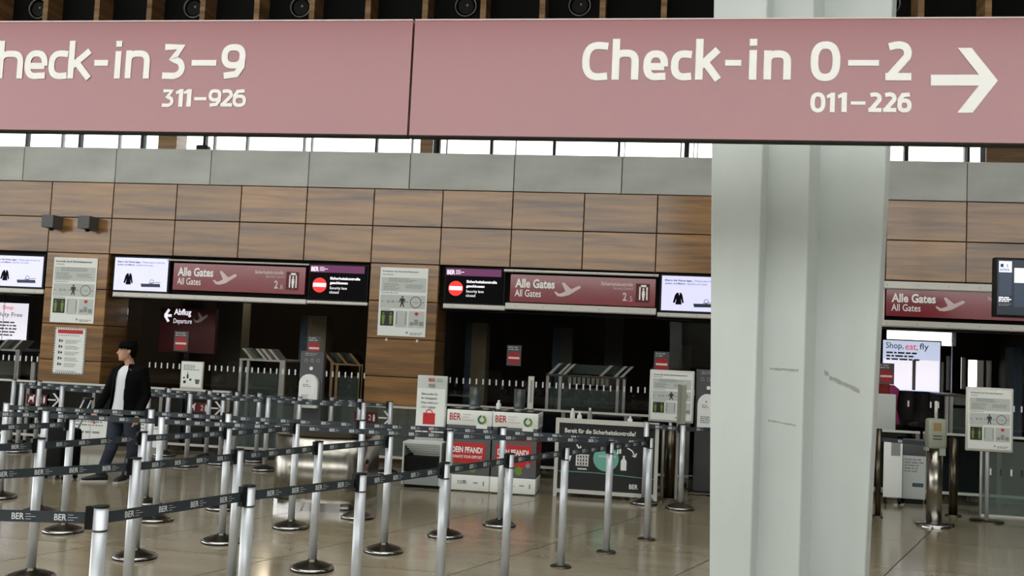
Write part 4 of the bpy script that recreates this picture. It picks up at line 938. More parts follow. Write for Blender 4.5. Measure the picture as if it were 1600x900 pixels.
x0, x1, z0, z1 = rect((3.698, 1.574), (4.227, 0.823)); poster_stand(x0, x1, z0, z1, 12.2, 'Screening by Security Scanners', .80, 'framed scanner poster on a stand below the hanging navy screen')

# cabin bag checker
x0, x1 = (-2.967, 1.105)[0], (-2.574, 1.125)[0]; zt = (-2.780, 1.384)[1]; y = 12.2; f = Fr((0, y, 0)); w = x1-x0
o = thing('bag_checker', 'grey and white cabin bag size checker with red suitcase picture', 'bag checker', ((x0+x1)/2, y+.2, 0))
MB().rbox(x0, x1, y, y+.06, .55, zt, .012).build('back_panel', 'paper_box', o)
MB().box(x0+.005, x1-.02, y-.004, y+.001, .60, zt-.165).build('sheet', 'paper', o)
f = Fr((0, y-.004, 0)); X = lambda u: x0+u*w
t = MB(); t.text(f, 'BER', X(.38), X(.60), zt-.075, zt-.03, 0.006, .02); t.build('lettering', 'prohibit_red', o)
t = MB(); t.quad(f, X(.38), X(.60), zt-.14, zt-.105, 0.006); rows_of_text(t, f, X(.66), X(.9), zt-.04, 2, .01, .012, .006); t.build('small_print', 'fixture_green', o)
t = MB()
for i, s_ in enumerate(('Bitte prüfen Sie', 'Ihr Handgepäck.', 'Please check your', 'cabin luggage.')): t.text(f, s_, X(.17), X((.70, .70, .74, .66)[i]), zt-.255-i*.055, zt-.22-i*.055, 0.003, 0.01 if i < 2 else 0)
t.build('lettering', 'dark_print', o)
zc = zt-.62
MB().prism([(X(.25), zc), (X(.65), zc), (X(.65), zc+.145), (X(.25), zc+.145)], 0.001, 0.004, f).build('suitcase_picture', 'bright_red', o)
MB().ring(f, X(.45), zc+.145, .035, .048, .003, 14, 0, 180).build('suitcase_handle_picture', 'bright_red', o)
t = MB(); t.quad(f, X(.22), X(.26), zc-.13, zc-.09, .003); t.quad(f, X(.42), X(.54), zc-.14, zc-.08, .003); t.quad(f, X(.6), X(.68), zc-.13, zc-.1, .003); t.build('pictogram', 'prohibit_red', o)
xa, xb = (-3.024, 0.468)[0], (-2.531, 0.497)[0]
for i in range(6): MB().box(xa+.02*i, xb-.004*i, 11.85+.03*i, 12.15, .54-.03*i-.0, .565-.03*i).build('step_ledge', 'paper_box', o)
MB().box(xa, xa+.02, 11.85, 12.4, .04, .54).build('side_wall', 'paper_box', o); MB().box(xb-.02, xb, 11.85, 12.4, .04, .54).build('side_wall', 'paper_box', o); MB().box(xa, xb, 12.38, 12.4, .04, .54).build('rear_wall', 'box_grey', o)
MB().box(xa+.02, xb-.02, 11.87, 12.38, .20, .39).build('bag_slot', 'black_plastic', o)
b = MB(); b.prism([(xa+.02, .04), (xb-.02, .04), (xb-.02, .20), ((xa+xb)/2+.05, .13), ((xa+xb)/2-.05, .13), (xa+.02, .20)], -.02, .0, Fr((0, 11.87, 0))); b.build('front_apron', 'grey_print', o)
MB().box(xa+.03, xb-.03, 11.9, 12.36, 0, .04).build('plinth', 'black_plastic', o)

# bottle deposit boxes
def deposit_box(x0, x1, y0, y1, zt, label, side):
    o = thing('deposit_box', label, 'deposit box', ((x0+x1)/2, (y0+y1)/2, 0), 'bottle deposit boxes'); f = Fr((0, y0, 0)); w = x1-x0
    X = lambda u: x0+u*w
    MB().rbox(x0, x1, y0, y1, 0.012, .20, .008).build('base_block', 'paper', o); MB().box(x0+.02, x1-.02, y0+.02, y1-.02, 0, .014).build('foot', 'black_plastic', o)
    MB().box(x0+.006, x1-.006, y0+.006, y1-.006, .20, zt-.20).build('bin_body', 'box_grey', o)
    MB().rbox(x0, x1, y0, y1, zt-.20, zt-.012, .006).build('top_band', 'paper', o); MB().box(x0+.01, x1-.01, y0+.01, y1-.01, zt-.012, zt).build('lid', 'black_plastic', o)
    lid = o.children[-1]
    for i in range(3):
        for j in range(2):
            cx = X(.2+.3*i); cy = y0+.15+.25*j
            MB().lathe([(.045, 0), (.04, .012), (.03, .012)], (cx, cy, zt), 14).build('bottle_ring', 'rail_grey', o) if not (j == 1 and i > 0) else None
    t = MB(); t.text(f, 'BER', X(.06), X(.31), zt-.14, zt-.055, .003, .015); t.build('lettering', 'prohibit_red', o)
    t = MB()
    for i, wd in enumerate((.20, .14, .27)): t.quad(f, X(.34), X(.34+wd), zt-.07-i*.034, zt-.060-i*.034, .003)
    t.build('small_print', 'pink_print', o)
    fl = MB(); fl.prism([(X(.66), zt-.24), (X(.90), zt-.24), (X(.90), zt-.19), (X(.66), zt-.19)], .001, .008, f); fl.build('tag_plate', 'paper', o)
    fd = Fr((0, y0-.004, 0))
    MB().ring(fd, X(.78), zt-.12, .032, .056, .003, 20, 100, 290).build('green_arrow', 'dot_green', o); MB().ring(fd, X(.78), zt-.12, .028, .054, .005, 20, -80, 80).build('green_arrow', 'leaf_green', o)
    fb = Fr((0, y0+.006, 0))
    MB().quad(fb, X(.15), X(.92), zt-.36, zt-.335, .003).build('red_strip', 'bright_red', o)
    MB().poly(fb, [(X(.10), zt-.66), (X(.62), zt-.66), (X(.70), zt-.70), (X(.76), zt-.66), (X(.88), zt-.66), (X(.88), zt-.41), (X(.10), zt-.41)], .003).build('red_banner', 'bright_red', o)
    t = MB(); t.text(fb, 'DEIN PFAND!', X(.14), X(.82), zt-.535, zt-.46, .006, .035); t.text(fb, 'DONATE YOUR DEPOSIT', X(.14), X(.82), zt-.60, zt-.565, .006, .02); t.build('lettering', 'white_print', o)
    for u, zz, r, mm in ((.14, .36, .045, 'leaf_green'), (.32, .30, .05, 'dot_green'), (.62, .29, .06, 'leaf_green'), (.82, .36, .035, 'grey_print')):
        MB().poly(fb, [(X(u)+r*(.6+.5*((k*37) % 10)/10)*math.cos(k*.785), zz+r*(.6+.5*((k*53) % 10)/10)*math.sin(k*.785)) for k in range(8)], .004).build('bottle_print', mm, o)
    t = MB(); rows_of_text(t, f, X(.3), X(.55), .13, 2, .012, .012); t.disc(f, X(.45), .12, .02); t.quad(f, X(.65), X(.75), .105, .12); t.quad(f, X(.86), X(.89), .08, .135); t.build('small_print', 'grey_print', o)
    if side:
        fs = Fr((x1, y0, 0), (0, 1, 0)); dd = y1-y0
        t = MB(); t.text(fs, 'BER', dd*.1, dd*.45, zt-.14, zt-.06, .003); t.build('lettering', 'grey_print', o); MB().ring(fs, dd*.75, zt-.11, .03, .05, .003, 18, 60, 330).build('green_arrow', 'dot_green', o)
        MB().quad(fs, dd*.06, dd*.9, .38, .62, -.004+.006).build('red_banner', 'bright_red', o)
xm = (-1.913, 0.004)[0]
ZB = (-1.962, 1.006)[1]
deposit_box((-2.483, 0.044)[0], xm-.004, 11.85, 12.38, ZB, 'bottle deposit box with Dein Pfand banner next to the bag checker', False)
deposit_box(xm+.004, (-1.346, 0.041)[0], 11.85, 12.38, ZB, 'bottle deposit box with Dein Pfand banner next to the black board', True)
def clear_tube(a, y, label):
    x = a; ZB = ZT; o = thing('clear_beaker', label, 'beaker', (x, y, ZB), 'clear beakers on the deposit boxes')
    MB().lathe([(.07, .012), (.075, .26), (.072, .26), (.067, .016)], (x, y, ZB), 20).build('cup', 'clear_plastic', o); MB().lathe([(.07, .0), (.07, .016)], (x, y, ZB), 20).build('bottom', 'grey_print', o)
ZT = ZB+.001
clear_tube((-2.214, 1.061)[0], 12.27, 'clear beaker on the deposit box next to the bag checker')
clear_tube((-1.645, 1.075)[0], 12.27, 'clear beaker on the deposit box next to the black board')
def small_bottle(x, y, z, h, label, grp=None, m='paper'):
    o = thing('small_bottle', label, 'bottle', (x, y, z), grp)
    MB().lathe([(.03, 0), (.032, .01), (.032, h*.6), (.012, h*.8), (.012, h*.84)], (x, y, z), 14).build('flask', m, o); MB().lathe([(.016, h*.84), (.016, h), (.01, h)], (x, y, z), 12).build('cap', 'white_print', o)
small_bottle((-1.898, 1.031)[0], 12.2, ZB, .11, 'tiny white bottle on the deposit boxes between the clear beakers')
x, zt = (-1.496, 1.437)
o = thing('acrylic_pole', 'tall pale pole standing on the deposit box corner', 'pole', (x, 12.25, ZB)); MB().box(x-.04, x+.03, 12.22, 12.28, ZB+.02, zt).build('upright', 'rail_metal', o); MB().box(x-.01, x+.012, 12.215, 12.22, ZB+.1, zt-.05).build('groove', 'grey_print', o); MB().box(x-.05, x+.04, 12.2, 12.3, ZB, ZB+.02).build('foot', 'dark_steel', o)

# black board about liquids
x0, x1 = (-1.142, 0.580)[0], (0.118, 0.655)[0]; y = 12.0; f = Fr((0, y, 0)); w = x1-x0
zt, zb = (-0.503, 0.898)[1], (-0.469, 0.048)[1]
o = thing('notice_board', 'large black notice board in white frame with teal circle', 'notice board', ((x0+x1)/2, y+.1, 0))
MB().box(x0, x0+.045, y-.02, y+.03, 0, zt).build('frame_leg', 'rail_metal', o); MB().box(x1-.045, x1, y-.02, y+.03, 0, zt).build('frame_leg', 'rail_metal', o)
MB().box(x0, x1, y-.022, y+.032, zt, zt+.055).build('frame_top', 'rail_metal', o); MB().box(x0+.045, x1-.045, y-.02, y+.03, zb, zb+.045).build('frame_bottom', 'rail_metal', o)
MB().box(x0+.045, x1-.045, y, y+.015, zb+.045, zt).build('panel', 'board_black', o)
MB().box((x0+x1)/2-.3, (x0+x1)/2-.27, y+.03, y+.35, 0, .05).build('rear_foot', 'black_plastic', o); MB().cyl(((x0+x1)/2-.285, y+.3, .04), ((x0+x1)/2-.285, y+.03, zt-.2), .012, n=8).build('rear_strut', 'black_plastic', o)
X = lambda u: x0+.045+u*(w-.09)
H = zt-zb-.045
Z = lambda u: zb+.045+u*H
t = MB(); t.text(f, 'Bereit für die Sicherheitskontrolle?', X(.06), X(.80), Z(.85), Z(.92), .003, .02); t.text(f, 'Ready for the security control?', X(.06), X(.66), Z(.76), Z(.81), .003); t.build('lettering', 'paper', o)
MB().disc(f, X(.50), Z(.49), .155).build('teal_circle', 'teal', o); t = MB(); t.text(f, 'GEMEINSAM', X(.42), X(.60), Z(.51), Z(.54), .004); t.build('lettering', 'paper', o)
b = MB(); xx = X(.255)
for i in range(5): b.quad(f, xx-.075+i*.006*0+.034*i-.005, xx-.062+.034*i, Z(.36), Z(.53), .003)
for i in range(5): b.quad(f, xx-.08+.006*i, xx+.082-.006*i, Z(.515)-i*.042, Z(.535)-i*.042, .003)
b.build('basket_pictogram', 'paper', o)
b = MB(); b.stroke(f, [(X(.19), Z(.68)), (X(.225), Z(.60))], .018, .003); b.stroke(f, [(X(.195), Z(.60)), (X(.228), Z(.595)), (X(.232), Z(.66))], .016, .003); b.build('arrow_pictogram', 'paper', o)
b = MB(); b.poly(f, [(X(.10), Z(.44)), (X(.125), Z(.42)), (X(.15), Z(.56)), (X(.125), Z(.58)), (X(.10), Z(.54))], .003); b.build('roll_pictogram', 'paper', o)
b = MB(); b.poly(f, [(X(u), Z(v)) for u, v in ((.655, .33), (.715, .33), (.715, .47), (.695, .51), (.695, .55), (.675, .55), (.675, .51), (.655, .47))], .003); b.build('bottle_pictogram', 'paper', o)
MB().quad(f, X(.635), X(.655), Z(.58), Z(.71), .003).build('tube_pictogram', 'paper', o); MB().quad(f, X(.612), X(.628), Z(.57), Z(.64), .003).build('lipstick_pictogram', 'paper', o); MB().quad(f, X(.71), X(.76), Z(.70), Z(.76), .003).build('soap_pictogram', 'paper', o)
b = MB(); b.stroke(f, [(X(.72), Z(.67)), (X(.77), Z(.63)), (X(.80), Z(.55))], .014, .003); b.stroke(f, [(X(.77), Z(.56)), (X(.802), Z(.54)), (X(.815), Z(.60))], .014, .003); b.build('arrow_pictogram', 'paper', o)
b = MB(); b.stroke(f, [(X(0), Z(.265)), (X(.4), Z(.27)), (X(1), Z(.225))], .008, .003); b.build('teal_line', 'teal', o)
t = MB(); t.text(f, 'BER', X(.75), X(.84), Z(.06), Z(.13), .003, .02); t.build('lettering', 'paper', o)
# packing table behind the board
tx0, tx1 = (-1.136, 0.919)[0], (-0.128, 0.975)[0]
o = thing('packing_table', 'narrow packing table with pale edge behind the black board', 'table', ((tx0+tx1)/2, 12.9, 0))
MB().box(tx0, tx1, 12.7, 13.1, .84, .87).build('table_top', 'rail_metal', o); MB().box(tx0+.05, tx1-.05, 12.72, 13.08, .70, .84).build('apron', 'dark_steel', o)
for xx in (tx0+.05, tx1-.09):
    for yy in (12.72, 13.04): MB().box(xx, xx+.04, yy, yy+.04, 0, .70).build('leg', 'rail_metal', o)
for i, (px_, h, lab) in enumerate((((-1.004, 1.016)[0], .16, 'slim white bottle on the packing table nearest the deposit boxes'), ((-0.912, 1.021)[0], .12, 'squat white bottle on the packing table'), ((-0.778, 1.028)[0], .18, 'taller capped bottle on the packing table'), ((-0.253, 1.015)[0], .10, 'small white bottle on the packing table end by the column'))): small_bottle(px_, 12.8, .87, h, lab, None, 'paper' if i != 2 else 'fixture_green')

# steel waste unit with rounded front
bx0, bx1 = (-3.925, 0.024)[0], (-2.943, 0.091)[0]; yb = 9.75; zt = (-3.378, 0.836)[1]
o = thing('waste_unit', 'brushed steel waste unit with rounded front and dark olive top', 'waste bin', ((bx0+bx1)/2, yb+.35, 0))
def bowfront(z0, z1, grow=0.0):
    n = 14; cx = (bx0+bx1)/2; hw = (bx1-bx0)/2+grow
    pts = [(cx-hw, yb+.75), (cx-hw, yb+.22)] + [(cx-hw*math.cos(math.pi*k/n), yb+.22-(.24+grow)*math.sin(math.pi*k/n)) for k in range(1, n)] + [(cx+hw, yb+.22), (cx+hw, yb+.75)]
    return MB().prism(pts[::-1], z0, z1)
q = bowfront(.03, zt-.07); q.sm = [False, False]+[True]*(len(q.f)-2); q.build('body', 'steel', o); bowfront(0, .09, .004).build('kick_band', 'chrome', o); bowfront(zt-.07, zt, .008).build('top_slab', 'dark_steel', o)
MB().cyl((bx1-.02, yb+.3, zt-.33), (bx1+.012, yb+.3, zt-.33), .025, n=14).build('lock', 'black_plastic', o)
for u in (.12, .30, .55, .78): xx = bx0+u*(bx1-bx0); MB().cyl((xx, yb+.30, zt), (xx, yb+.30, zt+.006), .018, n=12).build('top_stud', 'black_plastic', o)

# ------------------------------------------------------------------ right of the grey column
x, y = (3.204, 11.642)
o = thing('card_reader', 'olive grey card reader on a thick chrome post', 'card reader', (x, y, 0))
zt = (3.156, 0.954)[1]
MB().cyl((x, y, .03), (x, y, .92), .082, n=24).build('post', 'steel', o); MB().lathe([(.19, 0), (.19, .02), (.17, .035), (.09, .045)], (x, y, 0), 28).build('base', 'chrome', o); MB().lathe([(.21, 0), (.21, .012), (.1, .012)], (x+.03, y+.08, 0), 24).build('base_ring', 'dark_steel', o)
MB().rbox(x-.10, x+.10, y-.11, y+.07, .87, 1.205, .03).build('housing', 'fixture_green', o)
f = Fr((x, y-.11, 0)); MB().quad(f, -.05, .035, 1.07, 1.16, .002).build('display', 'brass', o)
for zz in (1.01, .975): MB().prism([(-.055, zz), (.04, zz), (.04, zz+.01), (-.055, zz+.01)], .001, .006, f).build('card_slot', 'board_black', o)
MB().box(x-.13, x-.09, y-.10, y-.02, .845, .88).build('clamp', 'fixture_green', o); MB().box(x+.02, x+.08, y-.12, y-.05, .80, .88).build('hook', 'fixture_green', o)
MB().cyl((x+.01, y+.02, 1.2), (x+.01, y+.02, 1.40), .018, n=10).build('mast', 'rail_metal', o)
def slim_post(x, y, r, z, m, label, grp=None):
    o = thing('gate_post', label, 'post', (x, y, 0), grp); MB().cyl((x, y, .02), (x, y, z), r, n=18).build('tube', m, o); MB().lathe([(r*1.9, 0), (r*1.9, .015), (r, .022)], (x, y, 0), 20).build('flange', 'dark_steel', o); MB().lathe([(r, z), (r*.9, z+.01), (.005, z+.012)], (x, y, 0), 18).build('cap', 'black_plastic', o); return o
slim_post(*(3.678, 12.566), .05, .93, 'dark_steel', 'dark bronze gate post behind the chrome card reader post')
sp_ = slim_post(*(2.684, 12.038), .032, 1.02, 'dark_steel', 'slim dark gate post with short belt leading to the card reader')
qa, qb = Vector((*(2.684, 12.038), 0)), Vector((*(3.204, 11.642), 0)); fr_ = Fr(qa, qb-qa); L_ = (qb-qa).length
bl_ = MB().obox(fr_, .03, L_-.09, .885, .935, -.0015, .0015).build('belt', 'belt', sp_)
t = MB(); t.text(fr_, 'BER', L_*.35, L_*.35+.052, .896, .924, .0025, .02); t.build('belt_lettering', 'belt_print', bl_)
slim_post(*(0.271, 12.417), .07, .88, 'dark_steel', 'thick bronze steel gate post beside the black board')
slim_post(*(0.173, 12.098), .018, .93, 'rail_grey', 'thin steel pole at the black board edge')
x, y = (0.365, 12.082); x += .02; o = thing('acrylic_pole', 'pale upright pole standing before the framed scanner poster', 'pole', (x, y+.05, 0)); MB().box(x-.055, x-.02, y+.08, y+.12, .03, 1.43).build('upright', 'rail_grey', o); MB().box(x-.02, x+.05, y+.09, y+.11, .9, 1.42).build('strip', 'fixture_green', o); MB().box(x-.07, x+.06, y+.05, y+.15, 0, .03).build('foot', 'dark_steel', o)
x0, x1 = (0.627, 0.485)[0], (0.761, 0.493)[0]
o = thing('swing_gate', 'clear swing gate panel with steel hinge post near the grey column', 'gate', (x0, 13.4, 0))
MB().cyl((x0, 13.4, 0), (x0, 13.4, .9), .02, n=10).build('hinge_post', 'rail_metal', o); MB().box(x0+.03, x0+.42, 13.39, 13.405, .12, .86).build('glass_leaf', 'tinted_glass', o); MB().quad(Fr((0, 13.388, 0)), x0+.2, x0+.225, .55, .65).build('dash_mark', 'white_print', o); MB().lathe([(.05, 0), (.05, .015), (.02, .02)], (x0, 13.4, 0), 14).build('flange', 'dark_steel', o)
# white trolley board and glass wing
x0, x1, z0, z1 = rect((3.026, 0.760), (3.260, 0.149)); z0 = .08
o = thing('notice_board', 'white notice board on castors beside the grey column', 'notice board', ((x0+x1)/2, 13.3, 0)); MB().rbox(x0, x1, 13.29, 13.31, z0, .82, .006).build('board', 'paper', o); MB().quad(Fr((0, 13.29, 0)), x0+.09, x1-.03, .62, .8, .003).build('picture_field', 'grey_print', o)
for xx in (x0+.03, x1-.03): MB().cyl((xx-.012, 13.3, .04), (xx+.012, 13.3, .04), .04, n=14).build('castor', 'black_plastic', o); MB().box(xx-.01, xx+.01, 13.29, 13.31, .04, .09).build('castor_fork', 'rail_grey', o)
x0, x1 = (3.302, 0.714)[0], (3.590, 0.731)[0]
o = thing('notice_board', 'grey notice board with printed lines behind the card reader', 'notice board', ((x0+x1)/2, 13.45, 0)); f = Fr((0, 13.44, 0))
MB().rbox(x0, x1, 13.44, 13.47, .06, .62, .006).build('board', 'paper_box', o); MB().rbox(x0, x1, 13.44, 13.47, .62, .84, .006).build('dark_header', 'box_grey', o); MB().box(x0+.03, x1-.03, 13.43, 13.48, 0, .06).build('foot', 'black_plastic', o)
t = MB(); rows_of_text(t, f, x0+.02, x1-.02, .58, 5, .018, .02); t.build('small_print', 'grey_print', o); MB().quad(f, x0+.12, x1-.03, .22, .27, .003).build('print_field', 'blue_pillar', o)
x0, x1 = (4.050, 0.545)[0], 5.6
o = thing('glass_wing', 'clear glass wing panel with white dashes below the poster stand', 'glass screen', (x0, 12.75, 0)); MB().box(x0, x1, 12.75, 12.762, .02, .92).build('pane', 'tinted_glass', o); MB().box(x0, x1, 12.74, 12.772, 0, .02).build('shoe_rail', 'rail_metal', o); MB().cyl((x0, 12.756, 0), (x0, 12.756, .94), .014, n=10).build('edge_tube', 'rail_metal', o)
for i in range(9): MB().quad(Fr((0, 12.75, 0)), x0+.1+i*.12, x0+.12+i*.12, .50, .58).build('dash_mark', ('white_print', 'board_black')[i % 2], o)

# ------------------------------------------------------------------ belt posts
def make_post(kind):
    """kind 'fixed': small floor flange and seam ring; 'domed': weighted domed base"""
    o = thing('belt_post', '', 'barrier post', (0, 0, 0))
    r = 0.0315
    MB().cyl((0, 0, 0.015), (0, 0, 0.972), r, n=20).build('tube', 'silver', o, True)
    MB().lathe([(r+.001, .972), (r+.003, .974), (r+.003, .980), (.005, .982)], (0, 0, 0), 20).build('cap', 'black_plastic', o, True)
    if kind == 'fixed':
        MB().lathe([(.088, 0), (.088, .008), (.08, .014), (.034, .018)], (0, 0, 0), 28).build('floor_flange', 'dark_steel', o, True)
        MB().lathe([(r+.0005, .868), (r+.002, .870), (r+.002, .875), (r+.0005, .877)], (0, 0, 0), 20).build('seam_ring', 'dark_steel', o, True)
    else:
        b = MB().lathe([(.166, 0), (.168, .006), (.166, .014)], (0, 0, 0), 32).build('base', 'black_plastic', o, True)
        MB().lathe([(.167, .012), (.168, .018), (.160, .026), (.148, .029)], (0, 0, 0), 32).build('base_rim', 'chrome', b, True)
        MB().lathe([(.150, .028), (.12, .042), (.06, .062), (.036, .066), (.034, .078)], (0, 0, 0), 32).build('base_dome', 'dark_steel', b, True)
    return o
PROTO = {}
POSTS = {}
def post(key, xy, kind, label, group):
    if kind not in PROTO: o = PROTO[kind] = make_post(kind)
    else:
        o = copy_tree(PROTO[kind])
        for ch in list(o.children):
            if ch.name.startswith(('belt', 'clip')): 
                for g in list(ch.children): bpy.data.objects.remove(g)
                bpy.data.objects.remove(ch)
    o.location = (xy[0], xy[1], 0); o['label'] = label; o['group'] = group
    POSTS[key] = o
    return o
def belt(a, c, n=None, clip=True):
    """belt drawn out of post a and clipped to post c, a left of c"""
    A, C = POSTS[a], POSTS[c]; p = Vector(A.location); q = Vector(C.location); d = (q-p); L = d.length; d.normalize()
    fr = Fr(p, d, (0, 0, 1)); zc = .925
    b = MB(); b.obox(fr, .03, L-.045, zc-.025, zc+.025, -.0015, .0015); bo = b.build('belt', 'belt', A)
    n = n or max(2, round(L/.217)); t = MB()
    for i in range(n):
        x = .06+(L-.14)*(i+.35)/n
        t.text(fr, 'BER', x, x+.052, zc-.014, zc+.014, .0025, .02)
        for j, wd in enumerate((.022, .042, .024)): t.quad(fr, x+.058, x+.058+wd, zc+.0095-.011*j, zc+.0115-.011*j, .0025)
    t.build('belt_lettering', 'belt_print', bo)
    if clip: MB().obox(fr, L-.062, L-.030, zc-.048, zc+.052, -.016, .016).build('clip', 'black_plastic', C)
# fixed row
LA = 'silver belt post with seam ring and small floor flange, fixed to the floor'
GA = 'fixed belt posts of the outer queue row'
for i, xy in enumerate(((-2.377, 4.032), (-2.060, 4.891), (-1.682, 5.640), (-1.346, 6.447), (-1.027, 7.268), (-0.678, 8.059), (-0.340, 8.792), (0.011, 9.546))): post('A%d' % (i+1), xy, 'fixed', LA, GA)
post('A0', (-3.21, 3.83), 'fixed', LA, GA)
def rows(prefix, pts, label, group, start=1):
    for i, xy in enumerate(pts): post('%s%d' % (prefix, i+start), xy, 'domed', label, group)
b1 = (-3.130, 5.661); c1 = (-4.248, 6.362); d1 = (-5.008, 7.916); e1 = (-5.721, 8.615)
rows('B', ((b1[0]-.53, b1[1]-.76), b1, (-2.815, 6.465), (-2.528, 7.297), (-2.190, 8.114), (-1.842, 8.981)), 'silver belt post on domed base in the row next to the seam-ringed posts', 'belt posts of the queue row next to the fixed posts', 0)
rows('C', ((c1[0]-.45, c1[1]-.74), c1, (-3.938, 7.205), (-3.589, 7.990), (-3.291, 8.834)), 'silver belt post on domed base in the second row away from the seam-ringed posts', 'belt posts of the second domed row', 0)
rows('D', ((d1[0]-.36, d1[1]-.79), d1, (-4.575, 8.693)), 'silver belt post on domed base in the third row away from the seam-ringed posts', 'belt posts of the third domed row', 0)
rows('E', ((e1[0]-.80, e1[1]-.31), e1), 'silver belt post on domed base in the row beside the suitcase', 'belt posts of the row beside the suitcase', 0)
rows('L', ((-6.578, 9.237), (-5.117, 9.492), (-4.285, 9.524), (-2.876, 9.584), (-1.452, 9.724)), 'silver belt post on domed base in the line crossing the lane ends', 'belt posts of the crossing line', 1)
rows('F', ((-8.130, 12.578), (-6.158, 12.440), (-5.090, 12.543), (-3.769, 12.573)), 'silver belt post in the line nearest the man of the lines before the barriers', 'belt posts of the line behind the man', 1)
rows('G', ((-8.853, 12.732), (-6.913, 12.716), (-5.873, 12.855), (-4.795, 12.934), (-3.531, 13.052)), 'silver belt post in the middle belt line before the low barriers', 'belt posts of the middle line before the low barriers', 1)
rows('H', (((-9.437, 0.786)[0], 13.38), ((-9.021, 0.808)[0], 13.38), ((-6.961, 0.914)[0], 13.38), ((-6.329, 0.947)[0], 13.38), ((-5.909, 0.969)[0], 13.38), ((-5.569, 0.986)[0], 13.38), ((-4.489, 1.042)[0], 13.38), ((-4.075, 1.063)[0], 13.38)), 'silver belt post in the belt line standing closest to the low barriers', 'belt posts of the line closest to the low barriers', 1)
rows('R', ((-0.034, 11.846), (0.390, 11.639)), 'silver belt post on domed base between black board and grey column', 'belt posts beside the black board', 1)
for a, c in (('A0', 'A1'), ('A1', 'A2'), ('A2', 'A3'), ('A3', 'A4'), ('A4', 'A5'), ('A5', 'A6'), ('A6', 'A7'), ('A7', 'A8'), ('B0', 'B1'), ('B1', 'B2'), ('B2', 'B3'), ('B3', 'B4'), ('C0', 'C1'), ('C1', 'C2'), ('C2', 'C3'), ('C3', 'C4'), ('D0', 'D1'), ('E0', 'E1'),
             ('E1', 'D2'), ('D2', 'C4'), ('C4', 'B5'), ('B5', 'A8'), ('L1', 'L2'), ('L2', 'L3'), ('L3', 'L4'), ('L4', 'L5'), ('L5', 'A8'),
             ('F1', 'F2'), ('F2', 'F3'), ('F3', 'F4'), ('G1', 'G2'), ('G2', 'G3'), ('G3', 'G4'), ('G4', 'G5'), ('H1', 'H2'), ('H2', 'H3'), ('H3', 'H4'), ('H4', 'H5'), ('H5', 'H6'), ('H6', 'H7'), ('H7', 'H8'), ('R1', 'R2')):
    belt(a, c)
post('R3', (2.35, 12.6), 'domed', 'silver belt post on domed base hidden behind the grey column', 'belt posts beside the black board')
belt('R2', 'R3', 6)

# ------------------------------------------------------------------ rolling suitcase
sx, sy = -6.87, 10.72
o = thing('rolling_suitcase', 'black rolling suitcase with extended silver handle beside the walking man', 'suitcase', (sx, sy, 0), rz=math.radians(-18))
MB().rbox(-.20, .20, -.12, .12, .07, .60, .05, 4).build('shell', 'suitcase_black', o, True)
MB().rbox(-.165, .165, -.15, -.10, .12, .46, .03, 4).build('front_pocket', 'suitcase_black', o, True)
MB().box(-.16, .16, -.152, -.148, .40, .41).build('zip', 'dark_steel', o, True)
for x in (-.15, .15):
    for y in (-.08, .08):
        wl = MB().cyl((x-.012, y, .03), (x+.012, y, .03), .03, n=14).build('wheel', 'black_plastic', o, True); MB().box(x-.02, x+.02, y-.015, y+.015, .035, .08).build('wheel_fork', 'dark_steel', wl, True)
for s_ in (-1, 1): MB().cyl((.10+s_*.06, .06, .58), (.30+s_*.06, .06, .95), .010, n=8).build('handle_tube', 'silver', o, True)
MB().cyl((.225, .06, .955), (.375, .06, .955), .018, n=10).build('handle_grip', 'black_plastic', o, True)
MB().tube([(-.06, 0, .60), (-.06, 0, .63), (.06, 0, .63), (.06, 0, .60)], .010).build('carry_loop', 'black_plastic', o, True)

# ------------------------------------------------------------------ walking man
YP = 10.72
MAN = (-6.2, YP, 0)
def remeshed(b, name, m, parent, voxel, smooth=2):
    me = bpy.data.meshes.new('tmp'); me.from_pydata(b.v, [], b.f)
    ob = bpy.data.objects.new('tmp', me); COL.objects.link(ob)
    r = ob.modifiers.new('r', 'REMESH'); r.mode = 'VOXEL'; r.voxel_size = voxel
    sm = ob.modifiers.new('s', 'SMOOTH'); sm.iterations = smooth; sm.factor = 0.5
    me2 = bpy.data.meshes.new_from_object(ob.evaluated_get(bpy.context.evaluated_depsgraph_get()))
    bpy.data.objects.remove(ob)
    off = world_loc(parent)
    for v in me2.vertices: v.co = v.co-off
    me2.polygons.foreach_set('use_smooth', [True]*len(me2.polygons)); me2.materials.clear(); me2.materials.append(MATS[m]); me2.name = name
    k = bpy.data.objects.new(name, me2); COL.objects.link(k); k.parent = parent
    return k
man = thing('person', 'walking person in open black jacket, white T-shirt and dark jeans', 'person', MAN)
V = lambda p, dy=0: Vector((p[0], p[1]+dy, p[2]))
# joints (metres)
HIP_R, HIP_L = V((-6.231, 10.760, 0.689)), V((-6.004, 10.700, 0.706))
KN_R, KN_L = V((-6.209, 10.640, 0.379)), V((-5.974, 10.720, 0.378))
AN_R, AN_L = V((-6.328, 10.660, 0.095)), V((-6.084, 10.800, 0.064))
PEL = V((-6.138, 10.740, 0.786)); WAI = V((-6.125, 10.740, 0.937)); CHE = V((-6.095, 10.750, 1.209)); NEC = V((-6.114, 10.760, 1.375)); HED = V((-6.147, 10.740, 1.532))
SH_R, SH_L = V((-6.279, 10.790, 1.283)), V((-5.921, 10.700, 1.317))
EL_R, EL_L = V((-6.368, 10.740, 1.022)), V((-5.865, 10.740, 1.026))
WR_R, WR_L = V((-6.460, 10.680, 0.794)), V((-5.922, 10.660, 0.773))
FWD = Vector((-.30, -.954, 0)).normalized(); SID = Vector((-FWD.y, FWD.x, 0))       # facing the hall, turned to one side
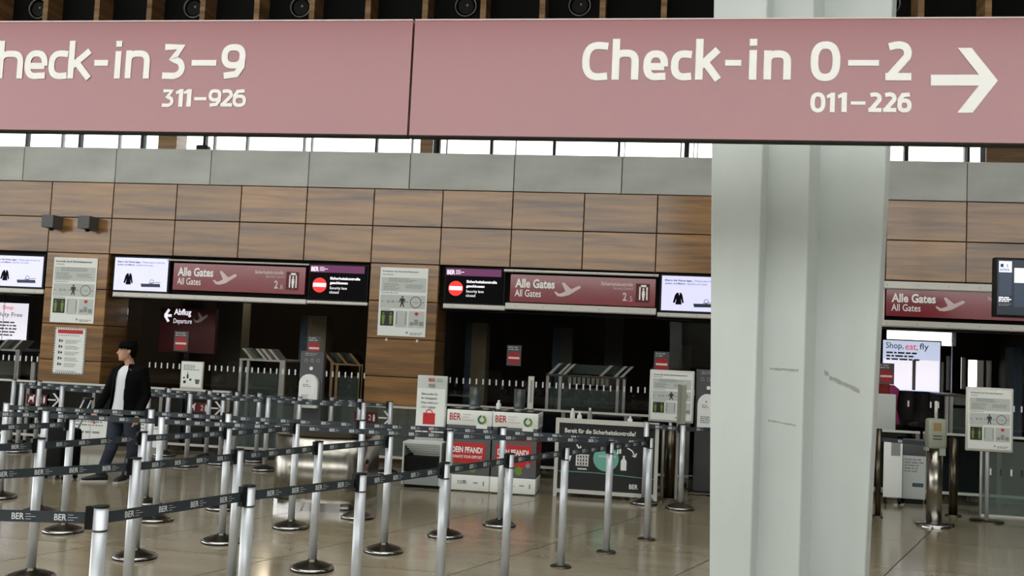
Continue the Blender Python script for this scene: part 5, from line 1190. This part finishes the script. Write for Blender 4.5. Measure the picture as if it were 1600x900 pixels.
def oval(c, rs, rf, tilt=0.0, n=20, a0=0.0, a1=360.0):
    """ring round the body: rs half width across the shoulders, rf half depth"""
    out = []
    m_ = n if a1-a0 >= 360 else n+1
    for k in range(m_):
        a = math.radians(a0+(a1-a0)*k/n); out.append(Vector(c)+SID*rs*math.sin(a)+FWD*rf*math.cos(a)+Vector((0, 0, tilt*math.cos(a))))
    return out
def torso(b, g):
    zs = [(PEL.lerp(WAI, -.5), .155, .105), (PEL, .165, .115), (WAI, .15, .10), (WAI.lerp(CHE, .5), .16, .11), (CHE, .185, .12), (CHE.lerp(NEC, .55), .165, .095), (NEC-Vector((0, 0, .02)), .085, .065)]
    b.loft([oval(c, a+g, d+g) for c, a, d in zs])
def hand(b, w, aim, palm_n, curl=0.5, flip=1):
    """palm, four unequal bent fingers and a thumb leaving the side of the palm"""
    aim = aim.normalized(); across = aim.cross(palm_n).normalized()*flip; pn = palm_n.normalized()
    k = w+aim*.045; b.limb([w-aim*.02, w+aim*.01, w+aim*.05, w+aim*.085], [(.022, .022), (.03, .018), (.038, .017), (.036, .014)])
    for i, ln in enumerate((.068, .076, .071, .056)):
        r0 = w+aim*.08+across*(.027-.018*i); d1 = (aim+pn*curl*.6).normalized(); d2 = (aim*.6+pn*curl*1.5).normalized(); d3 = (aim*.1+pn*curl*2).normalized()
        p1 = r0+d1*ln*.45; p2 = p1+d2*ln*.32; p3_ = p2+d3*ln*.23
        b.limb([r0-aim*.015, r0, p1, p2, p3_], [.0085, .0095, .009, .0083, .0065], 8)
    t0 = w+aim*.02+across*.03; d = (aim*.6+across*.7+pn*.4).normalized(); t1 = t0+d*.035; t2 = t1+(aim+pn*.5).normalized()*.028
    b.limb([w+aim*.015+across*.015, t0, t1, t2], [.013, .0115, .010, .0075], 8)
# body: one surface from feet to crown
b = MB(); torso(b, 0.0)
for H_, K_, A_ in ((HIP_R, KN_R, AN_R), (HIP_L, KN_L, AN_L)):
    b.limb([H_+Vector((0, 0, .05)), H_.lerp(K_, .35), K_, K_.lerp(A_, .35), A_, A_-Vector((0, 0, .045))], [.085, .075, .052, .054, .036, .036])
for S_, E_, W_ in ((SH_R, EL_R, WR_R), (SH_L, EL_L, WR_L)):
    b.limb([S_.lerp(NEC, .3), S_, S_.lerp(E_, .5), E_, E_.lerp(W_, .4), W_], [.045, .052, .044, .037, .035, .024])
b.limb([NEC-Vector((0, 0, .06)), NEC, HED-Vector((0, 0, .05))+FWD*-.01], [.07, .055, .052])
HF_ = Vector((-.78, -.62, 0)).normalized(); HS_ = Vector((-HF_.y, HF_.x, 0)); UPV = Vector((0, 0, 1))
def headp(u, s_, w): return HED+HF_*u+HS_*s_+UPV*w
def head_rings():
    R = []
    prof = [(-.112, .012, .03, .055), (-.105, .035, .05, .035), (-.085, .052, .075, .012), (-.055, .062, .086, .004), (-.02, .068, .092, 0), (.02, .073, .096, -.004), (.055, .073, .095, -.008), (.085, .062, .080, -.012), (.105, .042, .054, -.015), (.115, .012, .016, -.016)]
    for w, hs, hf, sh in prof: R.append([headp(sh+hf*math.cos(2*math.pi*k/20), hs*math.sin(2*math.pi*k/20), w) for k in range(20)])
    return R
b.loft(head_rings())
b.limb([headp(.085, 0, .012), headp(.098, 0, -.008), headp(.110, 0, -.026), headp(.090, 0, -.034)], [.008, .011, .014, .012], 8)     # nose
b.limb([headp(.078, -.022, -.060), headp(.092, 0, -.056), headp(.078, .022, -.060)], [.007, .009, .007], 8); b.limb([headp(.076, -.018, -.070), headp(.088, 0, -.070), headp(.076, .018, -.070)], [.007, .009, .007], 8)   # lips
b.sphere(headp(.068, 0, -.095), (.024, .024, .018), 10)                                                                               # chin
b.limb([headp(.075, -.045, .026), headp(.09, -.02, .030), headp(.09, .02, .030), headp(.075, .045, .026)], [.009, .010, .010, .009], 8)  # brow
for s_ in (-1, 1):
    b.limb([headp(-.01, s_*.070, .022), headp(-.016, s_*.081, .012), headp(-.014, s_*.080, -.012), headp(-.004, s_*.070, -.028)], [.010, .014, .012, .008], 8)  # ears
hand(b, WR_R, (WR_R-EL_R)+Vector((0, 0, -.08)), Vector((.3, .9, -.1)), .7)
hand(b, WR_L, Vector((-.15, -.1, -1)), Vector((-.8, .2, 0)), .35)
remeshed(b, 'body', 'skin', man, .0065, 2)
for s_ in (-1, 1):
    MB().sphere(headp(.082, s_*.030, .010), (.006, .006, .005), 8).build('eye', 'hair', man)
    MB().limb([headp(.088, s_*.016, .034), headp(.086, s_*.032, .038), headp(.074, s_*.048, .032)], [.002, .003, .002], 6).build('eyebrow', 'hair', man)
# hair: short, fuller on top
h = MB(); R = []
for w, hs, hf, sh in ((-.075, .050, .028, -.062), (-.05, .066, .050, -.054), (-.02, .075, .066, -.042), (.012, .079, .078, -.032), (.035, .081, .092, -.020), (.056, .082, .104, -.008), (.085, .080, .106, -.006), (.110, .067, .090, -.008), (.130, .044, .060, -.012), (.140, .014, .018, -.016)):
    R.append([headp(sh+hf*math.cos(2*math.pi*k/28), hs*math.sin(2*math.pi*k/28), w) for k in range(28)])
h.loft(R)
for k in range(34):                                              # tufts over the forehead, temples and crown
    a = math.radians(-105+210*k/33); u, v_ = math.cos(a), math.sin(a)
    h.limb([headp(-.008+.094*u, .080*v_, .075), headp(-.004+.102*u, .086*v_, .052), headp(-.002+.098*u, .084*v_, .030+.018*math.sin(k*2.1))], [.014, .013, .003], 6)
    h.limb([headp(-.012+.07*math.cos(k*1.9), .055*math.sin(k*1.9), .108), headp(-.012+.085*math.cos(k*1.9+.3), .068*math.sin(k*1.9+.3), .118+.012*math.sin(k*3.3))], [.014, .005], 6)
remeshed(h, 'hair', 'hair', man, .006, 1)
# T-shirt
b = MB(); zs = [(PEL.lerp(WAI, .02), .165, .122), (WAI, .152, .112), (WAI.lerp(CHE, .5), .163, .121), (CHE, .188, .130), (CHE.lerp(NEC, .55), .168, .106), (NEC-Vector((0, 0, .025)), .09, .075), (NEC-Vector((0, 0, .012)), .066, .064)]
b.loft([oval(c, a, d) for c, a, d in zs], cap=False); b.build('t_shirt', 'tshirt', man)
# jacket: open at the front, thick edge, two sleeves with cuffs
def jacket_shell():
    b = MB(); O = []; I = []
    prof = [(PEL.lerp(WAI, -.28), .215, .165, 52), (PEL, .205, .158, 48), (WAI, .192, .148, 40), (WAI.lerp(CHE, .5), .200, .152, 32), (CHE, .222, .158, 26), (CHE.lerp(NEC, .55), .196, .130, 30), (NEC-Vector((0, 0, .035)), .115, .098, 40), (NEC+Vector((0, 0, .012)), .084, .080, 48)]
    for c, a, d, g in prof: O.append(oval(c, a, d, 0, 26, g*.75, 360-g*.95)); I.append(oval(c, a-.014, d-.014, 0, 26, g*.75+1.5, 360-g*.95-1.5))
    n = len(O[0])
    rings = [o_+i_[::-1] for o_, i_ in zip(O, I)]
    b.loft(rings, cap=True)
    for S_, E_, W_ in ((SH_R, EL_R, WR_R), (SH_L, EL_L, WR_L)):
        b.limb([S_.lerp(NEC, .42), S_, S_.lerp(E_, .45), E_, E_.lerp(W_, .5), W_.lerp(E_, .04)], [.055, .076, .066, .058, .052, .042])
    return b
remeshed(jacket_shell(), 'jacket', 'jacket_black', man, .011, 3)
# jeans
b = MB(); b.loft([oval(c, a, d) for c, a, d in ((PEL.lerp(WAI, -.62), .16, .11), (PEL.lerp(WAI, -.2), .175, .125), (PEL.lerp(WAI, .12), .168, .118))])
for H_, K_, A_ in ((HIP_R, KN_R, AN_R), (HIP_L, KN_L, AN_L)):
    b.limb([H_+Vector((0, 0, .05)), H_.lerp(K_, .3), K_, K_.lerp(A_, .4), A_+Vector((0, 0, .0)), A_-Vector((0, 0, .025))], [.098, .092, .070, .066, .056, .056])
remeshed(b, 'jeans', 'denim', man, .011, 3)
# shoes
for A_, d in ((AN_R, Vector((-.90, -.42, 0)).normalized()), (AN_L, Vector((-.12, -.99, 0)).normalized())):
    gx, gy = A_.x, A_.y; s_ = Vector((-d.y, d.x, 0)); c = Vector((gx, gy, 0))
    def ring_(u, w, z0, z1): return [c+d*u+s_*w*math.cos(2*math.pi*k/12)+Vector((0, 0, (z0+z1)/2+(z1-z0)/2*math.sin(2*math.pi*k/12))) for k in range(12)]
    sh = MB(); sh.loft([ring_(-.085, .022, .025, .075), ring_(-.06, .036, .018, .105), ring_(0, .040, .018, .115), ring_(.07, .043, .018, .085), ring_(.14, .044, .018, .065), ring_(.185, .034, .018, .05), ring_(.205, .014, .02, .038)]); u_ = sh.build('shoe', 'shoe_black', man)
    so = MB(); pts = [(-.09, .02), (-.075, .036), (0, .040), (.08, .045), (.15, .046), (.195, .032), (.21, .008), (.21, -.008), (.195, -.032), (.15, -.046), (.08, -.045), (0, -.040), (-.075, -.036), (-.09, -.02)]
    P_ = [(c+d*a+s_*q) for a, q in pts]; so.prism([(p.x, p.y) for p in P_], 0.0, .022); so.build('sole', 'sole_white', u_)
